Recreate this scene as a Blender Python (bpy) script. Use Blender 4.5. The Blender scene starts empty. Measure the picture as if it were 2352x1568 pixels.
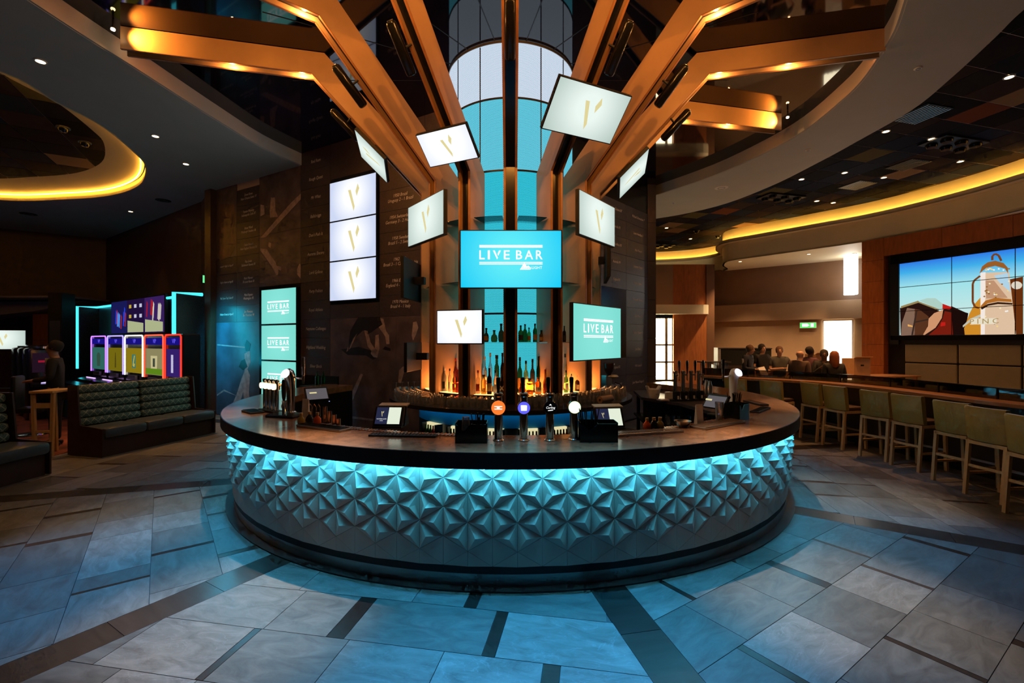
import bpy, bmesh, math, random
from mathutils import Vector, Matrix
random.seed(7)
scene = bpy.context.scene
COL = scene.collection
R = math.radians

# ---------------------------------------------------------------- camera, world, exposure
EYE = 1.872
F = 2352 * 16.0 / 36.0
cam_d = bpy.data.cameras.new('camera'); cam_d.lens = 16.0; cam_d.sensor_width = 36.0
cam_d.clip_start = 0.05; cam_d.clip_end = 200
cam = bpy.data.objects.new('camera', cam_d); COL.objects.link(cam)
cam.location = (0, 0, EYE); cam.rotation_euler = (R(90), 0, 0)
scene.camera = cam
w = bpy.data.worlds.new('world'); scene.world = w; w.use_nodes = True
w.node_tree.nodes['Background'].inputs[0].default_value = (0.8, 0.66, 0.6, 1)
w.node_tree.nodes['Background'].inputs[1].default_value = 0.006
vs = scene.view_settings
vs.view_transform = 'Standard'; vs.look = 'None'; vs.gamma = 1.0; vs.exposure = 0.0
vs.use_curve_mapping = False
cy = scene.cycles
cy.max_bounces = 6; cy.diffuse_bounces = 3; cy.glossy_bounces = 3; cy.transmission_bounces = 4; cy.transparent_max_bounces = 8
cy.use_adaptive_sampling = True; cy.adaptive_threshold = 0.05; cy.adaptive_min_samples = 12
cy.caustics_reflective = False; cy.caustics_refractive = False

def lamp(kind, name, loc, power, col, target=None, size=0.05, spot=60, blend=0.6, parent=None, sx=None, sy=None):
    d = bpy.data.lights.new(name, kind); d.energy = power; d.color = col
    if kind == 'AREA':
        d.size = size
        if sx: d.shape = 'RECTANGLE'; d.size = sx; d.size_y = sy
    else:
        d.shadow_soft_size = size
    if kind == 'SPOT':
        d.spot_size = R(spot); d.spot_blend = blend
    o = bpy.data.objects.new(name, d); COL.objects.link(o); o.location = loc
    if target is not None:
        o.rotation_euler = (Vector(target) - Vector(loc)).to_track_quat('-Z', 'Y').to_euler()
    if parent: o.parent = parent
    return o

# ---------------------------------------------------------------- layout helpers
CX, CY = -0.02, 7.2                     # axis of the round bar and its column
def pol(th, r, z=0.0):                  # th: degrees, 0 = toward the entrance, + = right
    a = R(th); return Vector((CX + r * math.sin(a), CY - r * math.cos(a), z))
def at_z(u, v, z):
    d = (z - EYE) * F / (784 - v); return Vector(((u - 1176) / F * d, d, z))
def at_y(u, v, y):
    return Vector(((u - 1176) / F * y, y, EYE + (784 - v) / F * y))
class Plane:                            # vertical plane through (x0, y0) whose front faces angle th
    def __init__(s, x0, y0, th):
        s.o = Vector((x0, y0, 0)); s.th = th; a = R(th)
        s.x = Vector((math.cos(a), math.sin(a), 0)); s.n = Vector((math.sin(a), -math.cos(a), 0))
    def px(s, u, v):                    # -> (local x, z)
        d = Vector(((u - 1176) / F, 1, (784 - v) / F)); e = Vector((0, 0, EYE))
        t = (s.o - e).dot(s.n) / d.dot(s.n); p = e + d * t
        return ((p - s.o).dot(s.x), p.z)
    def sx(s, u): return s.px(u, 784)[0]
    def w(s, x, z, off=0.0):
        p = s.o + s.x * x + s.n * off; return Vector((p.x, p.y, z))
WL = Plane(-0.23, 7.56, -29.2)          # long printed wall, left of the column
WR = Plane(-0.23, 7.56, 47.07)          # printed wall, right of the column
VW = Plane(10.6, 12.4, -67.1)           # video wall
BW = Plane(8.12, 19.0, -38.9)           # far back wall on the right
FX = Plane(0, 17.0, 0)                  # far frontal plane

# ---------------------------------------------------------------- objects
def tag(o, label=None, cat=None, group=None, kind=None):
    if label: o['label'] = label
    if cat: o['category'] = cat
    if group: o['group'] = group
    if kind: o['kind'] = kind
    return o
def thing(name, loc, rz=0.0, label=None, cat=None, group=None, tilt=0.0, kind=None):
    o = bpy.data.objects.new(name, None); COL.objects.link(o); o.empty_display_size = 0.1
    o.location = loc; o.rotation_euler = (R(tilt), 0, R(rz))
    return tag(o, label, cat, group, kind)
def link(name, me, parent=None, loc=None, rot=None):
    o = bpy.data.objects.new(name, me); COL.objects.link(o)
    if parent: o.parent = parent
    if loc is not None: o.location = loc
    if rot is not None: o.rotation_euler = rot
    return o
def kids(o): return [c for c in bpy.data.objects if c.parent == o]
def copy_tree(o, kidmap, parent=None):
    c = o.copy(); COL.objects.link(c)
    if parent: c.parent = parent
    for k in kidmap.get(o.name, []): copy_tree(k, kidmap, c)
    return c
def kid_map(root):
    m = {}
    def rec(o):
        m[o.name] = kids(o)
        for k in m[o.name]: rec(k)
    rec(root); return m

class MB:
    def __init__(s): s.v = []; s.f = []
    def add(s, vs, fs):
        b = len(s.v); s.v += [tuple(p) for p in vs]; s.f += [tuple(i + b for i in f) for f in fs]; return s
    def box(s, c, d, rz=0.0, rx=0.0, ry=0.0):
        hx, hy, hz = d[0] / 2, d[1] / 2, d[2] / 2
        M = Matrix.Rotation(R(rz), 3, 'Z') @ Matrix.Rotation(R(ry), 3, 'Y') @ Matrix.Rotation(R(rx), 3, 'X')
        vs = [Vector(c) + M @ Vector((x, y, z)) for x in (-hx, hx) for y in (-hy, hy) for z in (-hz, hz)]
        return s.add(vs, [(0, 1, 3, 2), (4, 6, 7, 5), (0, 4, 5, 1), (2, 3, 7, 6), (0, 2, 6, 4), (1, 5, 7, 3)])
    def bbox(s, c, d, b=0.01, rz=0.0, rx=0.0):            # box with chamfered edges
        hx, hy, hz = d[0] / 2, d[1] / 2, d[2] / 2; b = min(b, hx * .9, hy * .9, hz * .9)
        bm = bmesh.new(); bmesh.ops.create_cube(bm, size=1)
        for v in bm.verts: v.co = Vector((v.co.x * 2 * hx, v.co.y * 2 * hy, v.co.z * 2 * hz))
        bmesh.ops.bevel(bm, geom=bm.edges[:], offset=b, segments=2, affect='EDGES', profile=0.5)
        M = Matrix.Rotation(R(rz), 3, 'Z') @ Matrix.Rotation(R(rx), 3, 'X')
        bm.verts.index_update()
        s.add([Vector(c) + M @ v.co for v in bm.verts], [[v.index for v in f.verts] for f in bm.faces]); bm.free(); return s
    def prism(s, pts, z0, z1):                             # polygon in xy, extruded in z
        n = len(pts); vs = [(p[0], p[1], z0) for p in pts] + [(p[0], p[1], z1) for p in pts]
        fs = [tuple(range(n))[::-1], tuple(range(n, 2 * n))] + [(i, (i + 1) % n, n + (i + 1) % n, n + i) for i in range(n)]
        return s.add(vs, fs)
    def slabxz(s, pts, y0, y1):                            # polygon in xz, extruded in y
        n = len(pts); vs = [(p[0], y0, p[1]) for p in pts] + [(p[0], y1, p[1]) for p in pts]
        fs = [tuple(range(n)), tuple(range(n, 2 * n))[::-1]] + [(i, n + i, n + (i + 1) % n, (i + 1) % n) for i in range(n)]
        return s.add(vs, fs)
    def slabyz(s, pts, x0, x1):
        n = len(pts); vs = [(x0, p[0], p[1]) for p in pts] + [(x1, p[0], p[1]) for p in pts]
        fs = [tuple(range(n))[::-1], tuple(range(n, 2 * n))] + [(i, (i + 1) % n, n + (i + 1) % n, n + i) for i in range(n)]
        return s.add(vs, fs)
    def cyl(s, p0, p1, r0, r1=None, n=16, caps=True):
        if r1 is None: r1 = r0
        p0 = Vector(p0); p1 = Vector(p1); d = (p1 - p0).normalized()
        a = d.orthogonal().normalized(); b = d.cross(a)
        vs = []
        for p, r in ((p0, r0), (p1, r1)):
            for i in range(n):
                t = 2 * math.pi * i / n; vs.append(p + (a * math.cos(t) + b * math.sin(t)) * r)
        fs = [(i, (i + 1) % n, n + (i + 1) % n, n + i) for i in range(n)]
        if caps: fs += [tuple(range(n))[::-1], tuple(range(n, 2 * n))]
        return s.add(vs, fs)
    def tube(s, pts, r, n=8):
        pts = [Vector(p) for p in pts]; rings = []; up = None
        for i, p in enumerate(pts):
            d = (pts[min(i + 1, len(pts) - 1)] - pts[max(i - 1, 0)]).normalized()
            if up is None: up = d.orthogonal().normalized()
            up = (up - d * up.dot(d)).normalized(); b = d.cross(up)
            rr = r[i] if isinstance(r, (list, tuple)) else r
            rings.append([p + (up * math.cos(2 * math.pi * k / n) + b * math.sin(2 * math.pi * k / n)) * rr for k in range(n)])
        vs = [q for g in rings for q in g]; fs = []
        for i in range(len(pts) - 1):
            for k in range(n):
                fs.append((i * n + k, i * n + (k + 1) % n, (i + 1) * n + (k + 1) % n, (i + 1) * n + k))
        m = (len(pts) - 1) * n
        fs += [tuple(range(n))[::-1], tuple(range(m, m + n))]
        return s.add(vs, fs)
    def lathe(s, prof, n=16, c=(0, 0, 0), sx=1.0, sy=1.0):  # prof: (r, z)
        vs = []; fs = []; k = len(prof)
        for i in range(n):
            t = 2 * math.pi * i / n
            for r, z in prof: vs.append((c[0] + r * math.cos(t) * sx, c[1] + r * math.sin(t) * sy, c[2] + z))
        for i in range(n):
            j = (i + 1) % n
            for q in range(k - 1):
                fs.append((i * k + q, j * k + q, j * k + q + 1, i * k + q + 1))
        if prof[0][0] > 1e-5: fs.append(tuple(i * k for i in range(n))[::-1])
        if prof[-1][0] > 1e-5: fs.append(tuple(i * k + k - 1 for i in range(n)))
        return s.add(vs, fs)
    def ring(s, r0, r1, z0, z1, a0, a1, n, c=None):        # arc block about the bar axis (polar angles in degrees)
        cx, cy = (CX, CY) if c is None else c; vs = []; fs = []
        for i in range(n + 1):
            a = R(a0 + (a1 - a0) * i / n); sn, cs = math.sin(a), -math.cos(a)
            for r, z in ((r0, z0), (r1, z0), (r1, z1), (r0, z1)): vs.append((cx + r * sn, cy + r * cs, z))
        full = abs(abs(a1 - a0) - 360) < 1e-6
        for i in range(n):
            b = i * 4; c2 = (i + 1) * 4
            for q in range(4): fs.append((b + q, b + (q + 1) % 4, c2 + (q + 1) % 4, c2 + q))
        if not full: fs += [(3, 2, 1, 0), (n * 4, n * 4 + 1, n * 4 + 2, n * 4 + 3)]
        return s.add(vs, fs)
    def wallstrip(s, pts, z0, z1, t):                       # thin vertical sheet following a plan polyline
        n = len(pts); P = [Vector((p[0], p[1], 0)) for p in pts]; off = []
        for i in range(n):
            d = (P[min(i + 1, n - 1)] - P[max(i - 1, 0)]).normalized(); off.append(Vector((-d.y, d.x, 0)) * t)
        vs = []
        for p, o in zip(P, off):
            for q, z in ((p, z0), (p + o, z0), (p + o, z1), (p, z1)): vs.append((q.x, q.y, z))
        fs = []
        for i in range(n - 1):
            b = i * 4; c = b + 4
            for q in range(4): fs.append((b + q, b + (q + 1) % 4, c + (q + 1) % 4, c + q))
        fs += [(3, 2, 1, 0), (n * 4 - 4, n * 4 - 3, n * 4 - 2, n * 4 - 1)]
        return s.add(vs, fs)
    def mesh(s, name, mat=None, smooth=False):
        me = bpy.data.meshes.new(name); me.from_pydata(s.v, [], s.f)
        bm = bmesh.new(); bm.from_mesh(me); bmesh.ops.recalc_face_normals(bm, faces=bm.faces[:]); bm.to_mesh(me); bm.free()
        if mat: me.materials.append(mat)
        if smooth:
            me.polygons.foreach_set('use_smooth', [True] * len(me.polygons))
            me.set_sharp_from_angle(angle=R(38))
        me.update(); return me
    def obj(s, name, mat, parent=None, smooth=False, loc=None, rot=None):
        return link(name, s.mesh(name, mat, smooth), parent, loc, rot)
def struct(o): o['kind'] = 'structure'; return o

def smooth_curve(pts, n=6, closed=False):                   # Catmull-Rom through plan points
    P = [Vector((p[0], p[1])) for p in pts]; out = []; m = len(P)
    rng = range(m) if closed else range(m - 1)
    for i in rng:
        g = (lambda k: P[k % m]) if closed else (lambda k: P[max(0, min(m - 1, k))])
        a, b, c, d = g(i - 1), g(i), g(i + 1), g(i + 2)
        for k in range(n):
            t = k / n
            out.append(0.5 * ((2 * b) + (c - a) * t + (2 * a - 5 * b + 4 * c - d) * t * t + (3 * b - a - 3 * c + d) * t ** 3))
    if not closed: out.append(P[-1])
    return [(p.x, p.y) for p in out]
def plate(name, loops, z0, z1, mat, parent=None):           # flat plate with holes: first loop outside, others holes
    cu = bpy.data.curves.new(name, 'CURVE'); cu.dimensions = '2D'; cu.fill_mode = 'BOTH'
    for lp in loops:
        sp = cu.splines.new('POLY'); sp.points.add(len(lp) - 1); sp.use_cyclic_u = True
        for p, q in zip(sp.points, lp): p.co = (q[0], q[1], 0, 1)
    cu.extrude = (z1 - z0) / 2
    t = bpy.data.objects.new('tmp', cu); COL.objects.link(t)
    dg = bpy.context.evaluated_depsgraph_get(); me = bpy.data.meshes.new_from_object(t.evaluated_get(dg))
    bpy.data.objects.remove(t); me.name = name; me.materials.clear(); me.materials.append(mat)
    for p in me.polygons: p.use_smooth = False
    me.transform(Matrix.Translation((0, 0, (z0 + z1) / 2)))
    return link(name, me, parent)

# ---------------------------------------------------------------- materials
MATS = {}
def mat(name, col, rough=0.5, metal=0.0, emit=None, es=1.0, var=0.0, scale=8.0, bump=0.0, spec=0.5, trans=0.0, alpha=1.0, coat=0.0, stretch=None, rnd=0.0, ior=1.45):
    if name in MATS: return MATS[name]
    m = bpy.data.materials.new(name); m.use_nodes = True; nt = m.node_tree; b = nt.nodes['Principled BSDF']
    b.inputs['Base Color'].default_value = (*col, 1); b.inputs['Roughness'].default_value = rough
    b.inputs['Metallic'].default_value = metal; b.inputs['Specular IOR Level'].default_value = spec
    b.inputs['Transmission Weight'].default_value = trans; b.inputs['Alpha'].default_value = alpha; b.inputs['Coat Weight'].default_value = coat
    b.inputs['IOR'].default_value = ior
    if emit: b.inputs['Emission Color'].default_value = (*emit, 1); b.inputs['Emission Strength'].default_value = es
    if var or bump or rnd:
        tc = nt.nodes.new('ShaderNodeTexCoord'); mp = nt.nodes.new('ShaderNodeMapping'); nz = nt.nodes.new('ShaderNodeTexNoise')
        nt.links.new(tc.outputs['Object'], mp.inputs[0]); nt.links.new(mp.outputs[0], nz.inputs['Vector'])
        nz.inputs['Scale'].default_value = scale; nz.inputs['Detail'].default_value = 5
        if stretch: mp.inputs['Scale'].default_value = stretch
        if var or rnd:
            hs = nt.nodes.new('ShaderNodeHueSaturation'); hs.inputs['Color'].default_value = (*col, 1)
            mr = nt.nodes.new('ShaderNodeMapRange'); mr.inputs[1].default_value = 0.25; mr.inputs[2].default_value = 0.75
            mr.inputs[3].default_value = 1 - var; mr.inputs[4].default_value = 1 + var
            nt.links.new(nz.outputs[0], mr.inputs[0]); val = mr.outputs[0]
            if rnd:
                oi = nt.nodes.new('ShaderNodeObjectInfo'); m2 = nt.nodes.new('ShaderNodeMapRange')
                m2.inputs[3].default_value = 1 - rnd; m2.inputs[4].default_value = 1 + rnd
                nt.links.new(oi.outputs['Random'], m2.inputs[0])
                mu = nt.nodes.new('ShaderNodeMath'); mu.operation = 'MULTIPLY'
                nt.links.new(val, mu.inputs[0]); nt.links.new(m2.outputs[0], mu.inputs[1]); val = mu.outputs[0]
            nt.links.new(val, hs.inputs['Value']); nt.links.new(hs.outputs[0], b.inputs['Base Color'])
        if bump:
            bp = nt.nodes.new('ShaderNodeBump'); bp.inputs['Strength'].default_value = bump; bp.inputs['Distance'].default_value = 0.01
            nt.links.new(nz.outputs[0], bp.inputs['Height']); nt.links.new(bp.outputs[0], b.inputs['Normal'])
    MATS[name] = m; return m
def emis(name, col, s=1.0):
    if name in MATS: return MATS[name]
    m = bpy.data.materials.new(name); m.use_nodes = True; nt = m.node_tree; nt.nodes.clear()
    e = nt.nodes.new('ShaderNodeEmission'); o = nt.nodes.new('ShaderNodeOutputMaterial')
    e.inputs[0].default_value = (*col, 1); e.inputs[1].default_value = s; nt.links.new(e.outputs[0], o.inputs[0])
    MATS[name] = m; return m
def srgb(h):
    c = [int(h[i:i + 2], 16) / 255 for i in (0, 2, 4)]
    return tuple(x / 12.92 if x <= 0.04045 else ((x + 0.055) / 1.055) ** 2.4 for x in c)
def nodes_of(name):
    m = bpy.data.materials.new(name); m.use_nodes = True; MATS[name] = m
    return m, m.node_tree, m.node_tree.nodes['Principled BSDF']

def stone_mat():
    m, nt, b = nodes_of('floor_stone'); N = nt.nodes.new; L = nt.links.new
    tc = N('ShaderNodeTexCoord'); oi = N('ShaderNodeObjectInfo'); mp = N('ShaderNodeMapping')
    vm = N('ShaderNodeVectorMath'); vm.operation = 'SCALE'; vm.inputs[3].default_value = 40
    cmb = N('ShaderNodeCombineXYZ')
    for i in range(2): L(oi.outputs['Random'], cmb.inputs[i])
    L(cmb.outputs[0], vm.inputs[0]); L(vm.outputs[0], mp.inputs['Location']); L(tc.outputs['Object'], mp.inputs[0])
    mp.inputs['Scale'].default_value = (1.0, 2.6, 1)
    n1 = N('ShaderNodeTexNoise'); n1.inputs['Scale'].default_value = 3.6; n1.inputs['Detail'].default_value = 14; n1.inputs['Roughness'].default_value = 0.68; n1.inputs['Distortion'].default_value = 1.2
    L(mp.outputs[0], n1.inputs['Vector'])
    r1 = N('ShaderNodeValToRGB'); r1.color_ramp.elements[0].position = 0.3; r1.color_ramp.elements[1].position = 0.72
    r1.color_ramp.elements[0].color = (0.19, 0.17, 0.155, 1); r1.color_ramp.elements[1].color = (0.52, 0.49, 0.45, 1); L(n1.outputs[0], r1.inputs[0])
    n2 = N('ShaderNodeTexNoise'); n2.inputs['Scale'].default_value = 2.0; n2.inputs['Detail'].default_value = 4; n2.inputs['Distortion'].default_value = 2.5; L(mp.outputs[0], n2.inputs['Vector'])
    r2 = N('ShaderNodeValToRGB')                       # thin pale veins
    for p, c in ((0.49, 0), (0.5, 1), (0.51, 0)):
        e = r2.color_ramp.elements.new(p); e.color = (c, c, c, 1)
    r2.color_ramp.elements[0].color = (0, 0, 0, 1); r2.color_ramp.elements[-1].color = (0, 0, 0, 1); L(n2.outputs[0], r2.inputs[0])
    mr = N('ShaderNodeMapRange'); mr.inputs[1].default_value = 0.45; mr.inputs[2].default_value = 0.9; mr.inputs[3].default_value = 0.0; mr.inputs[4].default_value = 0.45
    L(oi.outputs['Random'], mr.inputs[0])
    mu = N('ShaderNodeMath'); mu.operation = 'MULTIPLY'; L(r2.outputs[0], mu.inputs[0]); L(mr.outputs[0], mu.inputs[1])
    mx = N('ShaderNodeMixRGB'); mx.inputs[2].default_value = (0.62, 0.6, 0.58, 1); L(mu.outputs[0], mx.inputs[0]); L(r1.outputs[0], mx.inputs[1])
    hs = N('ShaderNodeHueSaturation'); m3 = N('ShaderNodeMapRange'); m3.inputs[3].default_value = 0.20; m3.inputs[4].default_value = 0.44
    L(oi.outputs['Random'], m3.inputs[0]); L(m3.outputs[0], hs.inputs['Value']); L(mx.outputs[0], hs.inputs['Color']); L(hs.outputs[0], b.inputs['Base Color'])
    m4 = N('ShaderNodeMapRange'); m4.inputs[3].default_value = 0.38; m4.inputs[4].default_value = 0.62; L(n1.outputs[0], m4.inputs[0]); L(m4.outputs[0], b.inputs['Roughness'])
    bp = N('ShaderNodeBump'); bp.inputs['Strength'].default_value = 0.15; bp.inputs['Distance'].default_value = 0.006; L(n1.outputs[0], bp.inputs['Height']); L(bp.outputs[0], b.inputs['Normal'])
    return m
M_STONE = stone_mat()
M_STRIP = mat('dark_strip_stone', (0.028, 0.015, 0.011), 0.35, var=0.35, scale=4, stretch=(1, 6, 1), rnd=0.5)
M_BAND = mat('dark_band_stone', (0.032, 0.022, 0.018), 0.33, var=0.35, scale=3, stretch=(1, 5, 1), rnd=0.35, bump=0.1)
M_GROUT = mat('floor_grout', (0.075, 0.068, 0.064), 0.8, var=0.2)
M_CARPET = mat('carpet', (0.16, 0.045, 0.03), 0.95, var=0.9, scale=1.6, bump=0.3)
M_PLASTER = mat('ceiling_plaster', (0.50, 0.47, 0.42), 0.7, var=0.04, scale=2)
M_CREAM = mat('cream_plaster', (0.80, 0.70, 0.48), 0.6, var=0.04, scale=2)
M_MIRROR = mat('black_gloss_ceiling', (0.003, 0.003, 0.010), 0.04, spec=0.5, ior=1.6)
M_BLACK = mat('matt_black', (0.006, 0.006, 0.007), 0.5, var=0.1)
M_BLACKG = mat('gloss_black', (0.008, 0.008, 0.010), 0.18)
M_BEAM = mat('beam_veneer', (0.56, 0.34, 0.18), 0.42, var=0.10, scale=3, stretch=(1, 1, 1))
M_BEAMEDGE = mat('beam_edge_wood', (0.34, 0.15, 0.06), 0.4, var=0.2, scale=12)
M_PANEL = mat('printed_panel', (0.062, 0.044, 0.054), 0.38, var=0.25, scale=40)
M_PANELR = mat('printed_panel_blue', (0.075, 0.080, 0.115), 0.36, var=0.2, scale=40)
M_MURAL = mat('printed_photo', (0.135, 0.092, 0.10), 0.36, var=0.55, scale=3)
M_MURALB = mat('printed_photo_blue_lit', (0.06, 0.10, 0.16), 0.36, var=0.5, scale=2)  # print tinted blue to carry the alcove light falling on it
M_PRINT1 = mat('photo_pale_skin', (0.50, 0.35, 0.31), 0.4, var=0.3, scale=14)
M_PRINT2 = mat('photo_dark_shade', (0.016, 0.010, 0.012), 0.4, var=0.3, scale=14)
M_PRINT3 = mat('photo_white_kit', (0.36, 0.30, 0.32), 0.4, var=0.35, scale=10)
M_LETTER = mat('pale_lettering', (0.92, 0.84, 0.80), 0.5)
M_SEAM = mat('pale_joint', (0.60, 0.48, 0.43), 0.45)
M_BROWNWALL = mat('dark_brown_wall', (0.075, 0.036, 0.022), 0.4, var=0.15, scale=3)
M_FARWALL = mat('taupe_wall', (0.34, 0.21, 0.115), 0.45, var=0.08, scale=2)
M_WOODR = mat('red_wood_panel', (0.42, 0.13, 0.035), 0.32, var=0.22, scale=3, stretch=(6, 6, 1))
M_WOODC = mat('counter_wood', (0.34, 0.17, 0.08), 0.32, var=0.3, scale=6, stretch=(6, 1, 6))
M_WOODL = mat('light_oak', (0.55, 0.36, 0.16), 0.45, var=0.15, scale=8, stretch=(4, 4, 1))
M_COUNTER = mat('brown_stone_counter', (0.29, 0.125, 0.055), 0.18, var=0.35, scale=9)
M_EDGE = mat('counter_edge_dark', (0.022, 0.018, 0.020), 0.30)
M_RELIEF = mat('relief_plaster', (0.62, 0.51, 0.45), 0.5, var=0.05)
M_PLINTH = mat('plinth_metal', (0.34, 0.32, 0.31), 0.36, metal=0.9)
M_CHROME = mat('chrome', (0.75, 0.73, 0.70), 0.12, metal=1.0)
M_COPPER = mat('copper', (0.72, 0.36, 0.20), 0.22, metal=1.0)
M_STEEL = mat('brushed_steel', (0.45, 0.43, 0.42), 0.32, metal=1.0)
M_WHITEP = mat('white_plastic', (0.75, 0.73, 0.72), 0.35)
M_CARD = mat('white_card', (0.75, 0.70, 0.66), 0.6)
M_OLIVE = mat('olive_leather', (0.33, 0.25, 0.06), 0.34, var=0.08, scale=30, bump=0.04)
M_SEATD = mat('dark_seat', (0.07, 0.035, 0.025), 0.5)
M_BLUELEATHER = mat('dark_teal_leather', (0.045, 0.06, 0.075), 0.35, var=0.15, scale=25, bump=0.05)
M_DARKWOOD = mat('dark_base_wood', (0.035, 0.016, 0.012), 0.4, var=0.2)
M_PAD = mat('taupe_padding', (0.22, 0.20, 0.14), 0.5, var=0.05)
M_SKIN = mat('skin', (0.55, 0.32, 0.22), 0.5)
M_SKIND = mat('skin_deep', (0.14, 0.07, 0.045), 0.5)
M_LED = emis('cyan_led', (0.06, 0.62, 1.0), 115.0)
M_LEDC = emis('cyan_led_frame', (0.05, 0.62, 0.75), 2.0)
M_BULB = emis('warm_bulb', (1.0, 0.72, 0.38), 14.0)
M_BULBW = emis('white_bulb', (1.0, 0.88, 0.7), 12.0)
M_WHITE_E = emis('screen_white_mark', (1.0, 1.0, 1.0), 1.15)
M_GOLD_E = emis('screen_gold_mark', srgb('e4d79c'), 0.97)
def glass_mat(name, col, rough=0.02, mixv=0.35, dif=0.0):
    m = bpy.data.materials.new(name); m.use_nodes = True; nt = m.node_tree; nt.nodes.clear(); MATS[name] = m
    o = nt.nodes.new('ShaderNodeOutputMaterial'); t = nt.nodes.new('ShaderNodeBsdfTransparent'); g = nt.nodes.new('ShaderNodeBsdfGlossy'); mx = nt.nodes.new('ShaderNodeMixShader')
    f = nt.nodes.new('ShaderNodeFresnel'); f.inputs[0].default_value = 1.5
    a = nt.nodes.new('ShaderNodeMath'); a.operation = 'ADD'; a.inputs[1].default_value = mixv
    t.inputs[0].default_value = (*col, 1); g.inputs[1].default_value = rough
    nt.links.new(f.outputs[0], a.inputs[0]); nt.links.new(a.outputs[0], mx.inputs[0]); nt.links.new(t.outputs[0], mx.inputs[1]); nt.links.new(g.outputs[0], mx.inputs[2]); nt.links.new(mx.outputs[0], o.inputs[0])
    if dif:
        d = nt.nodes.new('ShaderNodeBsdfDiffuse'); d.inputs[0].default_value = (.85, .85, .85, 1); m2 = nt.nodes.new('ShaderNodeMixShader'); m2.inputs[0].default_value = dif
        nt.links.new(mx.outputs[0], m2.inputs[1]); nt.links.new(d.outputs[0], m2.inputs[2]); nt.links.new(m2.outputs[0], o.inputs[0])
    return m
M_GLASS = glass_mat('clear_glass', (0.86, 0.88, 0.9), 0.06, 0.24, 0.18)
M_SHELFG = glass_mat('shelf_glass', (0.80, 0.92, 0.92), 0.02, 0.02)
M_DARKG = glass_mat('smoked_glass', (0.34, 0.29, 0.25), 0.05, 0.06)

def screen_mat(name, c0, c1, s=1.0, pos=(0, 0, 0), rad=0.8):  # picture on a lit display: lighter centre, darker rim
    m = bpy.data.materials.new(name); m.use_nodes = True; nt = m.node_tree; nt.nodes.clear(); MATS[name] = m; N = nt.nodes.new; L = nt.links.new
    o = N('ShaderNodeOutputMaterial'); e = N('ShaderNodeEmission'); tc = N('ShaderNodeTexCoord'); mp = N('ShaderNodeMapping'); g = N('ShaderNodeTexGradient'); g.gradient_type = 'SPHERICAL'
    mp.inputs['Location'].default_value = (-pos[0] / rad, 0, -pos[2] / rad); mp.inputs['Scale'].default_value = (1 / rad, 0, 1 / rad)
    r = N('ShaderNodeValToRGB'); r.color_ramp.elements[0].color = (*c1, 1); r.color_ramp.elements[1].color = (*c0, 1); r.color_ramp.elements[1].position = 0.75
    L(tc.outputs['Object'], mp.inputs[0]); L(mp.outputs[0], g.inputs[0]); L(g.outputs[0], r.inputs[0]); L(r.outputs[0], e.inputs[0]); e.inputs[1].default_value = s; L(e.outputs[0], o.inputs[0])
    return m
M_SCRW = screen_mat('screen_white', (1.0, 1.0, 1.0), srgb('c8d2ec'), 1.08, (0, 0, 0.06), 0.62)
M_SCRG = screen_mat('screen_pale_green', srgb('f2fff8'), srgb('b4c8c0'), 0.95, (0, 0, 0.05), 0.6)
M_SCRB = screen_mat('screen_cyan', srgb('62f2ff'), srgb('20d4ff'), 0.95, (0.0, 0, 0.05), 0.7)
M_SCRT = screen_mat('screen_teal', srgb('8ff0e4'), srgb('7fe4d6'), 0.9, (0, 0, 0), 0.8)

# ---------------------------------------------------------------- lettering (all built once, before the scene grows)
TXT = {}
def prep_text(items):
    objs = []
    for key, s, shear in items:
        if key in TXT: continue
        cu = bpy.data.curves.new('t', 'FONT'); cu.body = s; cu.size = 1; cu.shear = shear; cu.align_x = 'CENTER'; cu.align_y = 'CENTER'; cu.resolution_u = 2; cu.extrude = 0.004; cu.offset = 0.012 if len(s) == 1 else 0.0
        o = bpy.data.objects.new('t', cu); COL.objects.link(o); objs.append((key, o)); TXT[key] = None
    dg = bpy.context.evaluated_depsgraph_get(); dg.update()
    for key, o in objs:
        me = bpy.data.meshes.new_from_object(o.evaluated_get(dg)); me.transform(Matrix.Rotation(R(90), 4, 'X')); TXT[key] = me
    for key, o in objs: bpy.data.objects.remove(o)
def text(key, mat_, size, loc, rz=0.0, parent=None, name='lettering', tilt=0.0, sx=1.0):
    k2 = (key, mat_.name)
    if k2 not in TXT:
        me = TXT[key].copy(); me.materials.clear(); me.materials.append(mat_); TXT[k2] = me
    o = link(name, TXT[k2], parent, loc, (R(tilt), 0, R(rz))); o.scale = (size * sx, size, size); return o
def glyph(key, mat_, x0, x1, z0, z1, y, parent):            # one capital fitted to a box
    me = TXT[key]; xs = [v.co.x for v in me.vertices]; zs = [v.co.z for v in me.vertices]
    k2 = (key, mat_.name)
    if k2 not in TXT:
        m2 = me.copy(); m2.materials.clear(); m2.materials.append(mat_); TXT[k2] = m2
    sx = (x1 - x0) / (max(xs) - min(xs)); sz = (z1 - z0) / (max(zs) - min(zs))
    o = link('letter', TXT[k2], parent, (x0 - min(xs) * sx, y, z0 - min(zs) * sz)); o.scale = (sx, .25, sz); return o
HORSES = ['Red Rum', 'Rough Quest', 'Mr What', 'Ballabriggs', "Don't Push It", 'Auroras Encore', 'Lord Gyllene', 'Party Politics', 'Royal Athlete', 'Neptune Collonges', 'Highland Wedding', 'Silver Birch']
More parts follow.
